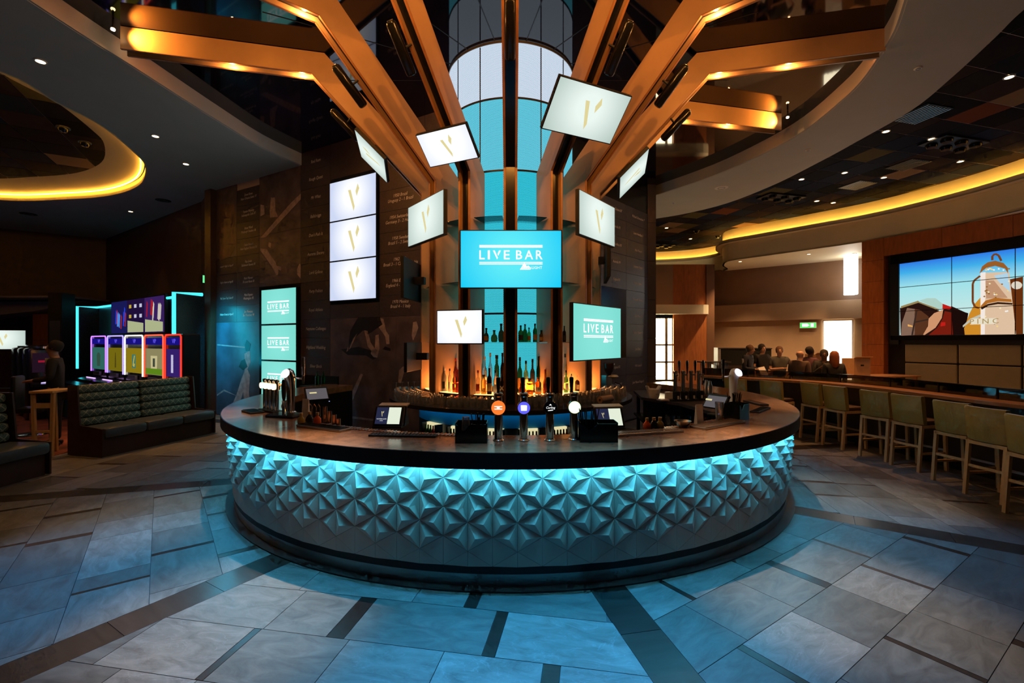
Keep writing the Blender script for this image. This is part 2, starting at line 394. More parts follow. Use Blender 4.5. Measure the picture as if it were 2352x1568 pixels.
CUPS = ['1950 Brazil\nUruguay 2 - 1 Brazil', '1954 Switzerland\nGermany 3 - 2 Hungary', '1958 Sweden\nBrazil 5 - 2 Sweden', '1962 Chile\nBrazil 3 - 1 Czechoslovakia', '1966 England\nEngland 4 - 2 Germany', '1970 Mexico\nBrazil 4 - 1 Italy']
BOWL = ['Drew Brees\nNew Orleans Saints 10', 'Peyton Manning\nIndianapolis Colts 07', 'Hines Ward\nPittsburgh Steelers 06', 'Deion Branch\nNew England Patriots 05', 'Ray Lewis\nBaltimore Ravens 01', 'Kurt Warner\nSt Louis Rams 00', 'Mark Rypien\nWashington 92', 'Joe Montana\nSan Francisco 90']
BOUT = ['Leonard v Hagler Las Vegas 87', 'Hagler v Hearns Las Vegas 85', 'Mike Tyson v Tony Tucker 87', 'Holmes v Cooney Las Vegas 82']
RACE = ['Michael Schumacher 7', 'Lewis Hamilton 3', 'Alain Prost 4', 'Sebastian Vettel 4', 'Ayrton Senna 3', 'Fernando Alonso 2', 'Nigel Mansell 1', 'Jackie Stewart 3', 'Jim Clark 2', 'Niki Lauda 3', 'Juan Manuel Fangio 5']
RUGBY = ['New Zealand 87', 'Australia 91', 'South Africa 95', 'Australia 99', 'England 03']
prep_text([(s, s, 0.25) for s in HORSES + CUPS + BOWL + BOUT + RACE + RUGBY] +
          [(c, c, 0) for c in 'LIEBAR'] + [('LIGHT', 'LIGHT', 0), ('COORS', 'Coors', 0.3), ('assoc', 'in association with', 0), ('VIP', 'VIP', 0), ('VICTORIA GATE', 'VICTORIA GATE', 0), ('CASINO', 'CASINO', 0),
           ('PINC', 'P I N C', 0), ('1881', '1881', 0), ('X', 'X', 0), ('ICE', 'ICE', 0), ('CARLING', 'Carling', 0.2), ('W', 'W', 0)])
# ================================================================ FLOOR
def clip(poly, nx, ny, d):                                   # keep points with n.p >= d
    out = []
    for i in range(len(poly)):
        a, b = poly[i], poly[(i + 1) % len(poly)]; fa = a[0] * nx + a[1] * ny - d; fb = b[0] * nx + b[1] * ny - d
        if fa >= 0: out.append(a)
        if (fa >= 0) != (fb >= 0):
            t = fa / (fa - fb); out.append((a[0] + (b[0] - a[0]) * t, a[1] + (b[1] - a[1]) * t))
    return out
def area(p): return abs(sum(p[i][0] * p[(i + 1) % len(p)][1] - p[(i + 1) % len(p)][0] * p[i][1] for i in range(len(p)))) / 2
floor = struct(MB().box((1, 8, -0.06), (40, 34, 0.1)).obj('floor', M_GROUT))
BANDS = [-161, -117, -73.5, -31.2, 11.3, 56.0, 99.5, 143]
forced_px = [(1830, 1316, .10), (2047, 1320, .04), (2130, 1248, .07), (1755, 1516, .06), (802, 1426, .12), (1135, 1465, .08), (1082, 1388, .09), (1265, 1552, .1),
             (510, 1515, .05), (428, 1257, .05), (257, 1343, .03), (430, 1130, .05), (90, 1160, .06), (2005, 1222, .0)]
forced = []
for u, v, wd in forced_px:
    p = at_z(u, v, 0); forced.append((p.x - CX, p.y - CY, wd))
XMIN, XMAX, YMIN, YMAX = -7.5, 6.75, 1.3, 12.6
pieces = []
for bi in range(len(BANDS)):
    a0 = BANDS[bi]; a1 = BANDS[(bi + 1) % 8] + (360 if bi == 7 else 0); am = (a0 + a1) / 2
    m = (math.sin(R(am)), -math.cos(R(am))); t = (math.cos(R(am)), math.sin(R(am)))
    e0 = (math.sin(R(a0)), -math.cos(R(a0))); e1 = (math.sin(R(a1)), -math.cos(R(a1)))
    for k in range(24):
        d0 = 3.07 + 0.46 * k; d1 = d0 + 0.46
        fz = sorted([(x * t[0] + y * t[1], wd) for x, y, wd in forced if d0 <= x * m[0] + y * m[1] < d1 and wd > 0 and abs(math.atan2(x * t[0] + y * t[1], x * m[0] + y * m[1])) < R((a1 - a0) / 2)])
        lim = 5.5 + k * 0.2; cuts = []; pos = -lim + random.uniform(0, .6)
        marks = fz + [(lim, 0)]
        for mk, wd in marks:
            while pos < mk - wd / 2 - 0.02:
                rest = mk - wd / 2 - pos; ln = random.choice((.5, .62, .75, .9))
                if rest < 1.0: ln = rest
                cuts.append((pos, pos + ln, 's')); pos += ln
                if ln < rest - 0.3 and random.random() < (0.10 if fz else 0.33):
                    ws = random.choice((.03, .045, .08)); cuts.append((pos, pos + ws, 'd')); pos += ws
            if wd: cuts.append((pos, pos + wd, 'd')); pos += wd
        for c0, c1, ty in cuts:
            g = 0.0022
            poly = [(m[0] * d + t[0] * c, m[1] * d + t[1] * c) for d, c in ((d0 + g, c0 + g), (d0 + g, c1 - g), (d1 - g, c1 - g), (d1 - g, c0 + g))]
            # stay between the two radial bands (half width 0.14)
            poly = clip(poly, -e0[1], e0[0], 0.142)
            if len(poly) > 2: poly = clip(poly, e1[1], -e1[0], 0.142)
            if len(poly) < 3: continue
            for nx, ny, d in ((1, 0, XMIN - CX), (-1, 0, CX - XMAX), (0, 1, YMIN - CY), (0, -1, CY - YMAX)):
                poly = clip(poly, nx, ny, d)
                if len(poly) < 3: break
            if len(poly) < 3 or area(poly) < 0.003: continue
            if max(math.hypot(*p) for p in poly) < 3.75: continue
            pieces.append((ty, poly, am))
for b in BANDS:                                              # dark radial bands
    e = (math.sin(R(b)), -math.cos(R(b))); s = (math.cos(R(b)), math.sin(R(b))); r = 3.6
    while r < 10:
        ln = random.choice((.6, .75, .95)); poly = [(e[0] * q + s[0] * c, e[1] * q + s[1] * c) for q, c in ((r + .002, -.139), (r + .002, .139), (r + ln - .002, .139), (r + ln - .002, -.139))]
        r += ln
        for nx, ny, d in ((1, 0, XMIN - CX), (-1, 0, CX - XMAX), (0, 1, YMIN - CY), (0, -1, CY - YMAX)):
            poly = clip(poly, nx, ny, d)
            if len(poly) < 3: break
        if len(poly) > 2: pieces.append(('b', poly, b))
def on_screen(poly):
    best = 1e9
    for p in poly:
        x, y = p[0] + CX, p[1] + CY
        if y < 0.5: continue
        u = 1176 + x / y * F; v = 784 + EYE / y * F
        if -60 < u < 2412 and v < 1640 and not (math.hypot(p[0], p[1]) < 3.7): best = min(best, y)
    return best
pieces = [(on_screen(p[1]),) + p for p in pieces]
vis = sorted([p for p in pieces if p[0] < 1e8], key=lambda p: p[0]); hid = [p for p in pieces if p[0] >= 1e8]
cnt = {'s': 0, 'd': 0, 'b': 0}; rest = []
nm = {'s': 'floor_slab', 'd': 'inlay_strip', 'b': 'band_slab'}; mm = {'s': M_STONE, 'd': M_STRIP, 'b': M_BAND}
for dist, ty, poly, am in vis:
    if cnt[ty] >= 290: rest.append(poly); continue
    cnt[ty] += 1
    cx = sum(p[0] for p in poly) / len(poly); cy = sum(p[1] for p in poly) / len(poly)
    ca, sa = math.cos(R(-am)), math.sin(R(-am))
    loc = [((p[0] - cx) * ca - (p[1] - cy) * sa, (p[0] - cx) * sa + (p[1] - cy) * ca) for p in poly]
    MB().prism(loc, -0.01, 0.0 + (0.0004 if ty == 's' else 0.0)).obj(nm[ty], mm[ty], floor, loc=(cx + CX, cy + CY, 0), rot=(0, 0, R(am)))
if rest:
    mb = MB()
    for poly in rest: mb.prism([(p[0] + CX, p[1] + CY) for p in poly], -0.01, 0)
    o = mb.obj('floor_slabs_beyond', M_STONE, floor); o['kind'] = 'stuff'
struct(MB().box((-15, 10, 0.0), (15, 16, 0.016)).obj('carpet', M_CARPET))
struct(MB().box((12.6, 12.5, 0.0), (11.6, 22, 0.016)).obj('floor_beyond_counter', mat('stone_floor_beyond', (0.26, 0.17, 0.11), 0.4, var=0.3)))

# ================================================================ PRINTED WALLS
ZG = [5.577 - 0.4034 * k for k in range(14)]                 # panel joints, left wall
sxl = {u: WL.sx(u) for u in (498, 545, 597, 692, 760, 873, 967)}
wl = thing('wall_left', (WL.o.x, WL.o.y, 0), WL.th); struct(wl)
x_end = sxl[498]
MB().box(((x_end + 0.2) / 2, 0.14, 3.05), (abs(x_end) + 0.2, 0.26, 6.1)).obj('wall_core', M_BLACK, wl)
def panel(wall, x0, x1, z0, z1, m, name='wall_panel', g=0.006):
    return MB().box(((x0 + x1) / 2, -0.002, (z0 + z1) / 2), (abs(x1 - x0) - g, 0.026, z1 - z0 - g)).obj(name, m, wall)
MB().box(((x_end) / 2, 0.008, 3.0), (abs(x_end), 0.012, 5.6)).obj('joint_backing', M_SEAM, wl)
def P(a, b): return sxl[a], sxl[b]
x0, x1 = P(692, 760)
panel(wl, x0, x1, ZG[0], 6.0, M_PANEL)
for k in range(11):
    panel(wl, x0, x1, ZG[k + 1], ZG[k], M_PANEL)
for k, s in enumerate(HORSES):
    zc = ZG[k] + 0.2 if k else ZG[0] + 0.17
    text(s, M_LETTER, 0.098, ((x0 + x1) / 2 + 0.02, -0.018, zc), parent=wl, sx=0.85)
x0, x1 = P(545, 597)
for k in range(0, 8): panel(wl, x0, x1, ZG[k + 1], ZG[k], M_PANEL); text(BOWL[k], M_LETTER, 0.085, ((x0 + x1) / 2 + 0.03, -0.018, (ZG[k] + ZG[k + 1]) / 2), parent=wl, sx=0.8)
x0, x1 = P(498, 545)
for k in range(4, 8): panel(wl, x0, x1, ZG[k + 1], ZG[k], M_PANEL); text(BOUT[k - 4], M_LETTER, 0.075, ((x0 + x1) / 2 + 0.02, -0.018, (ZG[k] + ZG[k + 1]) / 2), parent=wl, sx=0.62)
x0, x1 = P(873, 967)
panel(wl, x0, x1 + .1, ZG[2], 6.0, M_PANEL)
for k in range(2, 8): panel(wl, x0, x1 + .1, ZG[k + 1], ZG[k], M_PANEL); text(CUPS[k - 2], M_LETTER, 0.088, ((x0 + x1) / 2 + 0.02, -0.018, (ZG[k] + ZG[k + 1]) / 2 + .03), parent=wl, sx=0.9)
x0, x1 = P(760, 873)
panel(wl, x0, x1, 5.25, 6.0, M_PANEL); panel(wl, x0, x1, ZG[8], 2.64, M_PANEL)
panel(wl, x0, x1, 2.64, 5.25, M_BLACKG, name='screen_recess')
# printed photographs
pic = panel(wl, *P(498, 545), ZG[4], 5.75, M_MURAL, name='photo_panel')
panel(wl, *P(597, 692), ZG[3], 5.75, M_MURAL, name='photo_panel'); panel(wl, *P(597, 692), ZG[6], ZG[3], M_MURAL, name='photo_panel')
panel(wl, *P(498, 597), 0.02, ZG[8], M_MURALB, name='photo_panel')
panel(wl, *P(597, 692), 0.02, ZG[6], M_BLACKG, name='screen_recess')
panel(wl, sxl[692], sxl[760], 0.02, ZG[11], M_BLACKG, name='wall_panel')
xs = WL.sx(911)
panel(wl, sxl[760], xs, 0.02, ZG[8], M_MURAL, name='photo_panel'); panel(wl, xs, sxl[967] + .1, 0.02, ZG[8], M_MURAL, name='photo_panel')
panel(wl, sxl[967] + .1, 0.0, 0.02, 6.0, M_PANEL)
def figure(pls, name, m, depth=0.017, wall=wl, pln=WL):
    mb = MB()
    for pl in pls:
        pts = [pln.px(u, v) for u, v in pl]; mb.slabxz(pts, -depth, -0.0145)
    return mb.obj(name, m, wall)
# rugby player placing a ball
figure([[(824, 728), (874, 728), (880, 745), (846, 768), (836, 758), (812, 780), (800, 810), (806, 760)]], 'printed_shorts', M_PRINT2)
figure([[(812, 778), (822, 765), (806, 800), (797, 808), (800, 798)], [(866, 728), (882, 732), (888, 760), (895, 770), (896, 790), (889, 790), (886, 772), (872, 752)],
        [(838, 758), (846, 760), (852, 785), (862, 800), (866, 812), (858, 810), (846, 795)], [(864, 770), (871, 768), (873, 800), (868, 815), (862, 808)]], 'printed_limbs', M_PRINT1)
figure([[(855, 803), (864, 800), (871, 808), (868, 821), (860, 820), (853, 812)]], 'printed_ball', M_PRINT3)
figure([[(784, 802), (800, 800), (826, 796), (858, 806), (866, 822), (858, 826), (842, 816), (800, 815)], [(886, 795), (898, 800), (898, 806), (880, 802)]], 'printed_shadow', M_PRINT2, 0.0162)
figure([[(830, 857), (835, 860), (798, 952), (786, 950)], [(770, 950), (860, 962), (860, 966), (770, 956)]], 'printed_pitch_line', M_PRINT3, 0.0165)
# running players, edge panel
figure([[(950, 740), (958, 738), (962, 752), (957, 768), (950, 782), (947, 770)], [(938, 838), (930, 852), (922, 880), (916, 878), (918, 850), (926, 842)]], 'printed_limbs', M_PRINT1)
# boots and chalk line, upper panel
figure([[(624, 454), (633, 454), (634, 484), (640, 498), (622, 500), (621, 484)], [(600, 470), (608, 472), (609, 492), (600, 497)]], 'printed_boots', M_PRINT1)
figure([[(692, 445), (692, 458), (612, 545), (599, 547), (668, 468)]], 'printed_pitch_line', M_PRINT1, 0.0165)
figure([[(619, 556), (624, 558), (623, 570), (618, 566)], [(600, 570), (614, 572), (622, 585), (634, 602), (641, 622), (640, 630), (636, 632), (626, 612), (612, 592), (600, 576)],
        [(634, 610), (648, 612), (647, 622), (638, 618)]], 'printed_player', M_PRINT1)
figure([[(689, 606), (692, 606), (692, 640), (684, 630), (684, 618)]], 'printed_ball', M_PRINT1)
# cricketer on the blue-lit panel
figure([[(563, 812), (575, 805), (577, 832), (570, 848), (576, 862), (573, 900), (576, 928), (564, 930), (560, 900), (552, 928), (540, 938), (532, 936), (545, 905), (556, 870), (564, 850)]], 'printed_player', M_PRINT3)
figure([[(556, 828), (564, 824), (570, 842), (560, 850), (550, 842)], [(568, 780), (578, 790), (574, 806), (566, 806), (564, 792)]], 'printed_cap_and_glove', M_PRINT2, 0.018)
figure([[(500, 790), (564, 796), (564, 799), (500, 793)], [(500, 905), (516, 894), (548, 910), (516, 898), (500, 909)]], 'printed_boundary_line', M_PRINT3, 0.0165)
figure([[(508, 470), (520, 468), (540, 470), (545, 560), (530, 590), (506, 600), (505, 520)]], 'printed_sand_bank', mat('photo_warm', (0.17, 0.09, 0.055), 0.4, var=0.6, scale=4))
# left end pier of the printed wall
struct(MB().box(WL.w(x_end - 0.14, 2.9, -0.1), (0.28, 0.5, 5.8), rz=WL.th).obj('trim_1', M_BROWNWALL))

wr = thing('wall_right', (WR.o.x, WR.o.y, 0), WR.th); struct(wr)
xr0, xr1 = WR.sx(1437), WR.sx(1486)
xend = xr1
MB().box(((xend) / 2, 0.14, 3.05), (xend, 0.26, 6.1)).obj('wall_core', M_BLACK, wr)
MB().box((xend / 2, 0.008, 2.7), (xend, 0.012, 5.3)).obj('joint_backing', M_SEAM, wr)
ZR = [5.074 - 0.3985 * k for k in range(13)]
dx = xr1 - xr0
for k in range(11):
    panel(wr, xr0, xr1, ZR[k + 1], ZR[k], M_PANELR); text(RACE[k], M_LETTER, 0.085, ((xr0 + xr1) / 2 + .05, -0.018, (ZR[k] + ZR[k + 1]) / 2), parent=wr, sx=0.8)
for k in list(range(5)) + [9, 10]:
    panel(wr, xr0 - dx, xr0, ZR[k + 1], ZR[k], M_PANELR)
    text(RUGBY[k % 5], M_LETTER, 0.085, (xr0 - dx / 2 + .1, -0.018, (ZR[k] + ZR[k + 1]) / 2), parent=wr, sx=0.8)
panel(wr, xr0 - dx, xr0, ZR[9], ZR[5], M_BLACKG, name='screen_recess')
panel(wr, 0.02, xr0 - dx, 0.02, 5.1, M_PANELR)
panel(wr, xr0 - dx, xr1, ZR[0], 5.6, M_BLACKG); panel(wr, xr0 - dx, xr1, 5.6, 6.0, M_BLACKG); panel(wr, 0.02, xr0 - dx, 5.1, 6.0, M_BLACKG)
panel(wr, xr0 - dx, xr1, 0.02, ZR[11], M_PANELR)
# end pier of the right wall, panelled
pier = thing('trim_2', WR.w(xend, 0, 0), 8); struct(pier)
M_PIER = mat('pier_metallic', (0.16, 0.13, 0.12), 0.3, metal=0.5, var=0.15, scale=2)
for k in range(6): MB().box((0.13, 0.1, 0.5 + k * 0.97), (0.22, 0.2, 0.96)).obj('pier_panel', M_PIER, pier)
MB().box((0.13, 0.11, 3.0), (0.215, 0.19, 6.0)).obj('pier_core', M_BLACK, pier)

# ================================================================ CEILINGS
ZS, ZM = 5.74, 6.0
def Z(u, v, z=ZS): p = at_z(u, v, z); return (p.x, p.y)
rec_right = [Z(2086, -5), Z(2060, 70), Z(2025, 127), Z(1985, 183), Z(1939, 229), Z(1850, 300), Z(1759, 351), Z(1640, 404), Z(1507, 449)]
rec_left = [Z(690, 380), Z(600, 339), Z(500, 279), Z(400, 216), Z(300, 152), Z(200, 90), Z(61, 0)]
hole = smooth_curve(rec_right, 4) + [(4.0, 14.2), (1.2, 13.4), (-2.2, 11.8), (-4.3, 10.9)] + smooth_curve(rec_left, 4) + smooth_curve([(-5.6, 4.7), (-5.0, 3.2), (-3.2, 2.2), (0, 1.9), (2.6, 2.4), (4.0, 3.7), (4.42, 4.8)], 4)
ring_out = [(5.3, 2.5), (5.7, 4.2), Z(2352, 22), Z(2286, 86), Z(2184, 180), Z(2094, 253), Z(1972, 323), Z(1882, 372), Z(1767, 429), Z(1645, 474), Z(1507, 502), (2.9, 14.8)]
ring_s = smooth_curve(ring_out, 5)
oval = smooth_curve([Z(334, 385), Z(319, 425), Z(255, 448), Z(153, 457), Z(0, 459), (-16.5, 11.4), (-17.5, 9), (-15, 6.6), (-11, 5.6), (-8.4, 5.8), Z(0, 165), Z(127, 235), Z(230, 288), Z(306, 349)], 5, True)
outer = [(-21, -3), (5.0, -3)] + ring_s + [(0, 14.6), (-6, 17.5), (-15.3, 17.5), (-21, 14.4)]
struct(plate('ceiling', [outer, hole, oval], ZS, ZS + 0.06, M_PLASTER))
struct(MB().wallstrip([p for p in hole] + [hole[0]], ZS + 0.005, ZM, 0.03).obj('trim_recess', M_PLASTER))
cgl = struct(plate('ceiling_gloss', [[(-6.3, 1.2), (5.6, 1.2), (5.9, 15), (-6.3, 15)]], ZM, ZM + 0.05, M_MIRROR))
# thin joints between the gloss panels, radiating from the column
for i in range(14):
    a = 12.86 + 25.714 * i
    if 100 < a < 250: continue
    MB().box((0, -2.2, ZM - 0.002), (0.012, 2.5, 0.004)).obj('gloss_joint', M_BLACK, cgl, loc=(CX, CY, 0), rot=(0, 0, R(a)))
# left oval recess with its amber cove
ov2 = smooth_curve([(p[0], p[1]) for p in oval][::3], 2, True)
cxo = sum(p[0] for p in oval) / len(oval); cyo = sum(p[1] for p in oval) / len(oval)
def inset(lp, s):
    out = []
    n = len(lp)
    for i in range(n):
        a, b = Vector(lp[i - 1]), Vector(lp[(i + 1) % n]); d = (b - a).normalized(); q = Vector(lp[i]) + Vector((-d.y, d.x)) * s; out.append((q.x, q.y))
    return out
sgn = 1 if sum(oval[i][0] * oval[(i + 1) % len(oval)][1] - oval[(i + 1) % len(oval)][0] * oval[i][1] for i in range(len(oval))) > 0 else -1
M_COVE = mat('cove_plaster', (0.75, 0.62, 0.36), 0.6)
n_o = len(oval); inn = inset(oval, 0.72 * sgn); out1 = inset(oval, 0.02 * sgn)
struct(MB().wallstrip(oval + [oval[0]], ZS - 0.002, ZS + 0.17, -0.03 * sgn).obj('trim_oval_lip', M_COVE))
struct(MB().add([(x, y, ZS + .16) for x, y in out1] + [(x, y, ZS + .37) for x, y in inn], [(i, (i + 1) % n_o, n_o + (i + 1) % n_o, n_o + i) for i in range(n_o)]).obj('trim_oval', M_COVE))
ledl = inset(oval, 0.07 * sgn)
tag(MB().wallstrip(ledl + [ledl[0]], ZS + 0.125, ZS + 0.145, 0.02).obj('amber_light_strip', emis('amber_strip', (1.0, 0.47, 0.06), 20.0)), 'amber strip light hidden in the oval ceiling recess on the left', 'strip light')
ovc = struct(plate('ceiling_oval', [inset(oval, 0.5 * sgn)], ZS + 0.37, ZS + 0.43, mat('oval_grid', (0.16, 0.10, 0.07), 0.5)))
TILECOL = [(0.012, 0.011, 0.018), (0.020, 0.013, 0.017), (0.009, 0.014, 0.034), (0.028, 0.018, 0.020), (0.006, 0.005, 0.006), (0.042, 0.026, 0.022), (0.015, 0.021, 0.042)]
TM = [mat('ceiling_tile_%d' % i, c, 0.85, var=0.1, spec=0.08) for i, c in enumerate(TILECOL)]
TM_P = mat('ceiling_tile_tan', (0.26, 0.16, 0.09), 0.85, spec=0.08); TM_R = mat('ceiling_tile_rust', (0.18, 0.05, 0.02), 0.85, spec=0.08); TM_O = mat('ceiling_tile_olive', (0.10, 0.08, 0.03), 0.85, spec=0.08)
def inside(p, lp):
    c = False; n = len(lp)
    for i in range(n):
        a, b = lp[i], lp[(i + 1) % n]
        if (a[1] > p[1]) != (b[1] > p[1]) and p[0] < (b[0] - a[0]) * (p[1] - a[1]) / (b[1] - a[1]) + a[0]: c = not c
    return c
rt = random.Random(3)
def tiles(poly, z, ang, parent, limit=280, size=0.62, seen=None, near=None):
    lst = []; M = Matrix.Rotation(R(ang), 2)
    meshes = {}
    for i in range(-45, 45):
        for j in range(-45, 45):
            c = M @ Vector((i * size, j * size))
            if near: c = c + Vector(near)
            cs = [c + M @ Vector((sx * size / 2, sy * size / 2)) for sx in (-1, 1) for sy in (-1, 1)]
            if any(inside(q, poly) for q in cs):
                if c.y < 3: continue
                u = 1176 + c.x / c.y * F; v = 784 - (z - EYE) / c.y * F
                if -80 < u < 2440 and -60 < v: lst.append((c.length, c))
    lst.sort(key=lambda q: q[0])
    for _, c in lst[:limit]:
        r = rt.random(); m = TM_P if r < .07 else TM_R if r < .10 else TM_O if r < .14 else rt.choice(TM)
        if m.name not in meshes: meshes[m.name] = MB().box((0, 0, 0), (size - .016, size - .016, .006)).mesh('ceiling_tile', m)
        link('ceiling_tile', meshes[m.name], parent, (c.x, c.y, z - 0.001), (0, 0, R(ang)))
tiles(inset(oval, 0.7 * sgn), ZS + 0.365, 28, ovc, 150, 0.75, near=(-12, 9))
# right: tiled ceiling between the plaster ring and the amber cove
cove = smooth_curve([(13.5, 3), (12.2, 6.5), (11.3, 9.0), (10.98, 11.0), (10.35, 12.8), (9.3, 14.25), (8.4, 15.4), (7.75, 16.3), (8.0, 17.3), (8.6, 18.3), (8.2, 19.4), (7.0, 20.1), (5.5, 20.3), (3.5, 20.0)], 5)
ZT = 5.86
tile_poly = [p for p in ring_s] + [(3.0, 20.2)] + cove[::-1]
grid = struct(plate('ceiling_tiles', [tile_poly], ZT, ZT + 0.05, mat('tile_grid_metal', (0.60, 0.46, 0.36), 0.35)))
tiles(tile_poly, ZT - 0.002, 15, grid, 290)
struct(MB().wallstrip(ring_s, ZS + .06, ZT, 0.02).obj('trim_ring_edge', M_PLASTER))
struct(MB().wallstrip(cove, 5.40, ZT, -0.04).obj('trim_cove_back', M_CREAM))
struct(MB().wallstrip(inset(cove, 0.0), 4.75, 5.38, -0.05).obj('trim_cove_face', M_CREAM))
cl = [(p.x, p.y) for p in [Vector(c) for c in cove]]
lipr = [(p[0], p[1]) for p in inset(cove, 0.24)]; lipr[0] = (cove[0][0] - .24, cove[0][1]); lipr[-1] = (cove[-1][0], cove[-1][1] - .24)
struct(plate('trim_cove_ledge', [cove + lipr[::-1]], 5.36, 5.40, M_CREAM))
struct(MB().wallstrip(lipr, 5.36, 5.47, -0.02).obj('trim_cove_lip', M_CREAM))
ledr = inset(cove, 0.12)
tag(MB().wallstrip(ledr[1:-1], 5.405, 5.43, 0.03).obj('amber_light_strip', emis('amber_strip_right', (1.0, 0.54, 0.10), 24.0)), 'amber strip light in the curved ceiling cove on the right', 'strip light')
struct(plate('ceiling_low', [cove + [(3.5, 24), (18, 24), (18, 3)]], 4.75, 4.80, M_CREAM))

# ================================================================ FAR WALLS, LEFT SIDE
lw = [Z(472, 465), Z(250, 550), (-17.6, 15.6), (-22, 12.0)]
struct(MB().wallstrip([(-7.9, 12.0)] + lw[:1], 0, 5.74, 0.1).obj('wall_far_left', M_BROWNWALL))
struct(MB().wallstrip(lw[:2], 3.1, 5.74, 0.1).obj('wall_far_left_upper', M_BROWNWALL))
struct(MB().wallstrip(lw[1:], 3.35, 5.74, 0.1).obj('wall_side_left', M_BROWNWALL))
struct(MB().box((-19.5, 18.5, 1.7), (9, 0.1, 3.4)).obj('wall_back_left', mat('back_room_wall', (0.13, 0.06, 0.04), 0.5, var=0.1)))
struct(MB().box((-19.0, 16.9, 3.38), (8, 3.2, 0.06)).obj('ceiling_back_left', mat('blue_lit_soffit', (0.35, 0.32, 0.40), 0.5)))  # blue light on this low ceiling is tinted into its colour
struct(MB().slabxz([(-2.2, 3.3), (2.4, 3.3), (0.4, 2.95), (-2.2, 2.7)], 0, 0.9).obj('trim_coffer', mat('blue_lit_soffit2', (0.30, 0.28, 0.38), 0.5), loc=(-17.4, 16.2, 0), rot=(0, 0, R(-4))))  # wedge of the low ceiling, its blue lighting put into the colour
wp = thing('wall_wood_left', at_y(106, 840, 16.5) * Vector((1, 1, 0)).length_squared ** 0 if False else Vector((-16.9, 16.6, 0)), 0); struct(wp)
for k in range(3): MB().box((0, 0, 0.5 + k * 0.95), (1.1, 0.06, 0.94)).obj('wood_panel', M_WOODR, wp)

# ================================================================ RIGHT SIDE WALLS
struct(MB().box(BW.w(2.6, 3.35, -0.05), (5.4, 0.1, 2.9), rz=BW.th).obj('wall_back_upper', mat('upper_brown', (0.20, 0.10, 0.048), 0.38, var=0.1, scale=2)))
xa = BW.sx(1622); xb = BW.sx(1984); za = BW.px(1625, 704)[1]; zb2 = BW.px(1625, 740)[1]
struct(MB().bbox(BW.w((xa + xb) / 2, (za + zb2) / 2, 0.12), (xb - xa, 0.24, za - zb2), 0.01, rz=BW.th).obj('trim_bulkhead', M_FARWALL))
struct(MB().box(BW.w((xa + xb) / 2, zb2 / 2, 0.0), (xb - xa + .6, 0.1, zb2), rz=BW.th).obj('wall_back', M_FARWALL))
p0 = FX.px(1546, 722); p1 = FX.px(1622, 626)
wpn = thing('wall_wood_right', (0, 17.0, 0), 0); struct(wpn)
zl0 = FX.px(0, 722)[1]; zl1 = FX.px(0, 701)[1]
nx = 3
for k in range(nx):
    xx0 = p0[0] + (p1[0] - p0[0]) * k / nx; xx1 = p0[0] + (p1[0] - p0[0]) * (k + 1) / nx
    MB().box(((xx0 + xx1) / 2, 0, zl0 / 2), (xx1 - xx0 - .004, 0.1, zl0)).obj('wood_panel', M_WOODR, wpn)
    MB().box(((xx0 + xx1) / 2, 0.05, (zl1 + 4.75) / 2), (xx1 - xx0 - .004, 0.1, 4.75 - zl1)).obj('wood_panel', M_WOODR, wpn)
struct(MB().box((p1[0] + 0.14, 17.6, 2.37), (0.3, 1.3, 4.74)).obj('trim_3', mat('umber_reveal', (0.16, 0.07, 0.03), 0.5)))
xl = FX.px(1500, 784)[0]
struct(MB().prism([(xl, -0.35), (p1[0] - .25, -0.35), (p1[0] - .06, -0.30), (p1[0] + 0.02, -0.14), (p1[0] + .02, 0.0), (xl, 0.0)], zl0, zl1).obj('trim_lintel', M_CREAM, loc=(0, 17.0, 0)))
struct(MB().box(((xl + p0[0]) / 2 - .3, 17.05, (zl1 + 4.75) / 2), (p0[0] - xl + .6, 0.1, 4.75 - zl1)).obj('wall_upper_right', M_FARWALL))
# window with curtain, at the edge of the printed wall
M_CURT = screen_mat('curtain_light', (1.0, 0.88, 0.60), (1.0, 0.84, 0.52), 12.0, (0, 0, 0), 3)
def curtain(name, x0, x1, z0, z1, base, rz, parent, n=18, m=None):
    pts = [(x0 + (x1 - x0) * i / n, 0.025 * math.sin(i * 2.1) + 0.012 * math.sin(i * 5.3)) for i in range(n + 1)]
    return MB().wallstrip(pts, z0, z1, 0.01).obj(name, m or M_CURT, parent)
win = thing('window_1', (0, 17.05, 0), 0); struct(win)
zs0 = FX.px(0, 871)[1]; zs1 = FX.px(0, 731)[1]
curtain('curtain', xl, p0[0] - .02, zs0, zs1, None, 0, win)
M_MUNTIN = mat('window_bar', (0.5, 0.36, 0.2), 0.5)
for k in range(1, 3): MB().box(((xl + p0[0]) / 2, -0.05, zs0 + (zs1 - zs0) * k / 3 * .85), (p0[0] - xl, 0.03, 0.06)).obj('glazing_bar', M_MUNTIN, win)
MB().box((xl + (p0[0] - xl) * .66, -0.05, (zs0 + zs1) / 2), (0.09, 0.03, zs1 - zs0)).obj('mullion', M_MUNTIN, win)
MB().box(((xl + p0[0]) / 2, 0.0, zs0 / 2), (p0[0] - xl, 0.3, zs0)).obj('sill_wall', mat('sill_dark', (0.05, 0.03, 0.02), 0.5), win)
win2 = thing('window_2', BW.w(0, 0, 0.09), BW.th); struct(win2)
wx0, wz1 = BW.px(1891, 736); wx1, wz0 = BW.px(1959, 872)
curtain('curtain', wx0, wx1, wz0, wz1, None, 0, win2, 22, screen_mat('curtain_light2', (1.0, 0.92, 0.70), (0.95, 0.82, 0.55), 7.0, (2, 0, 2.5), 2.5))
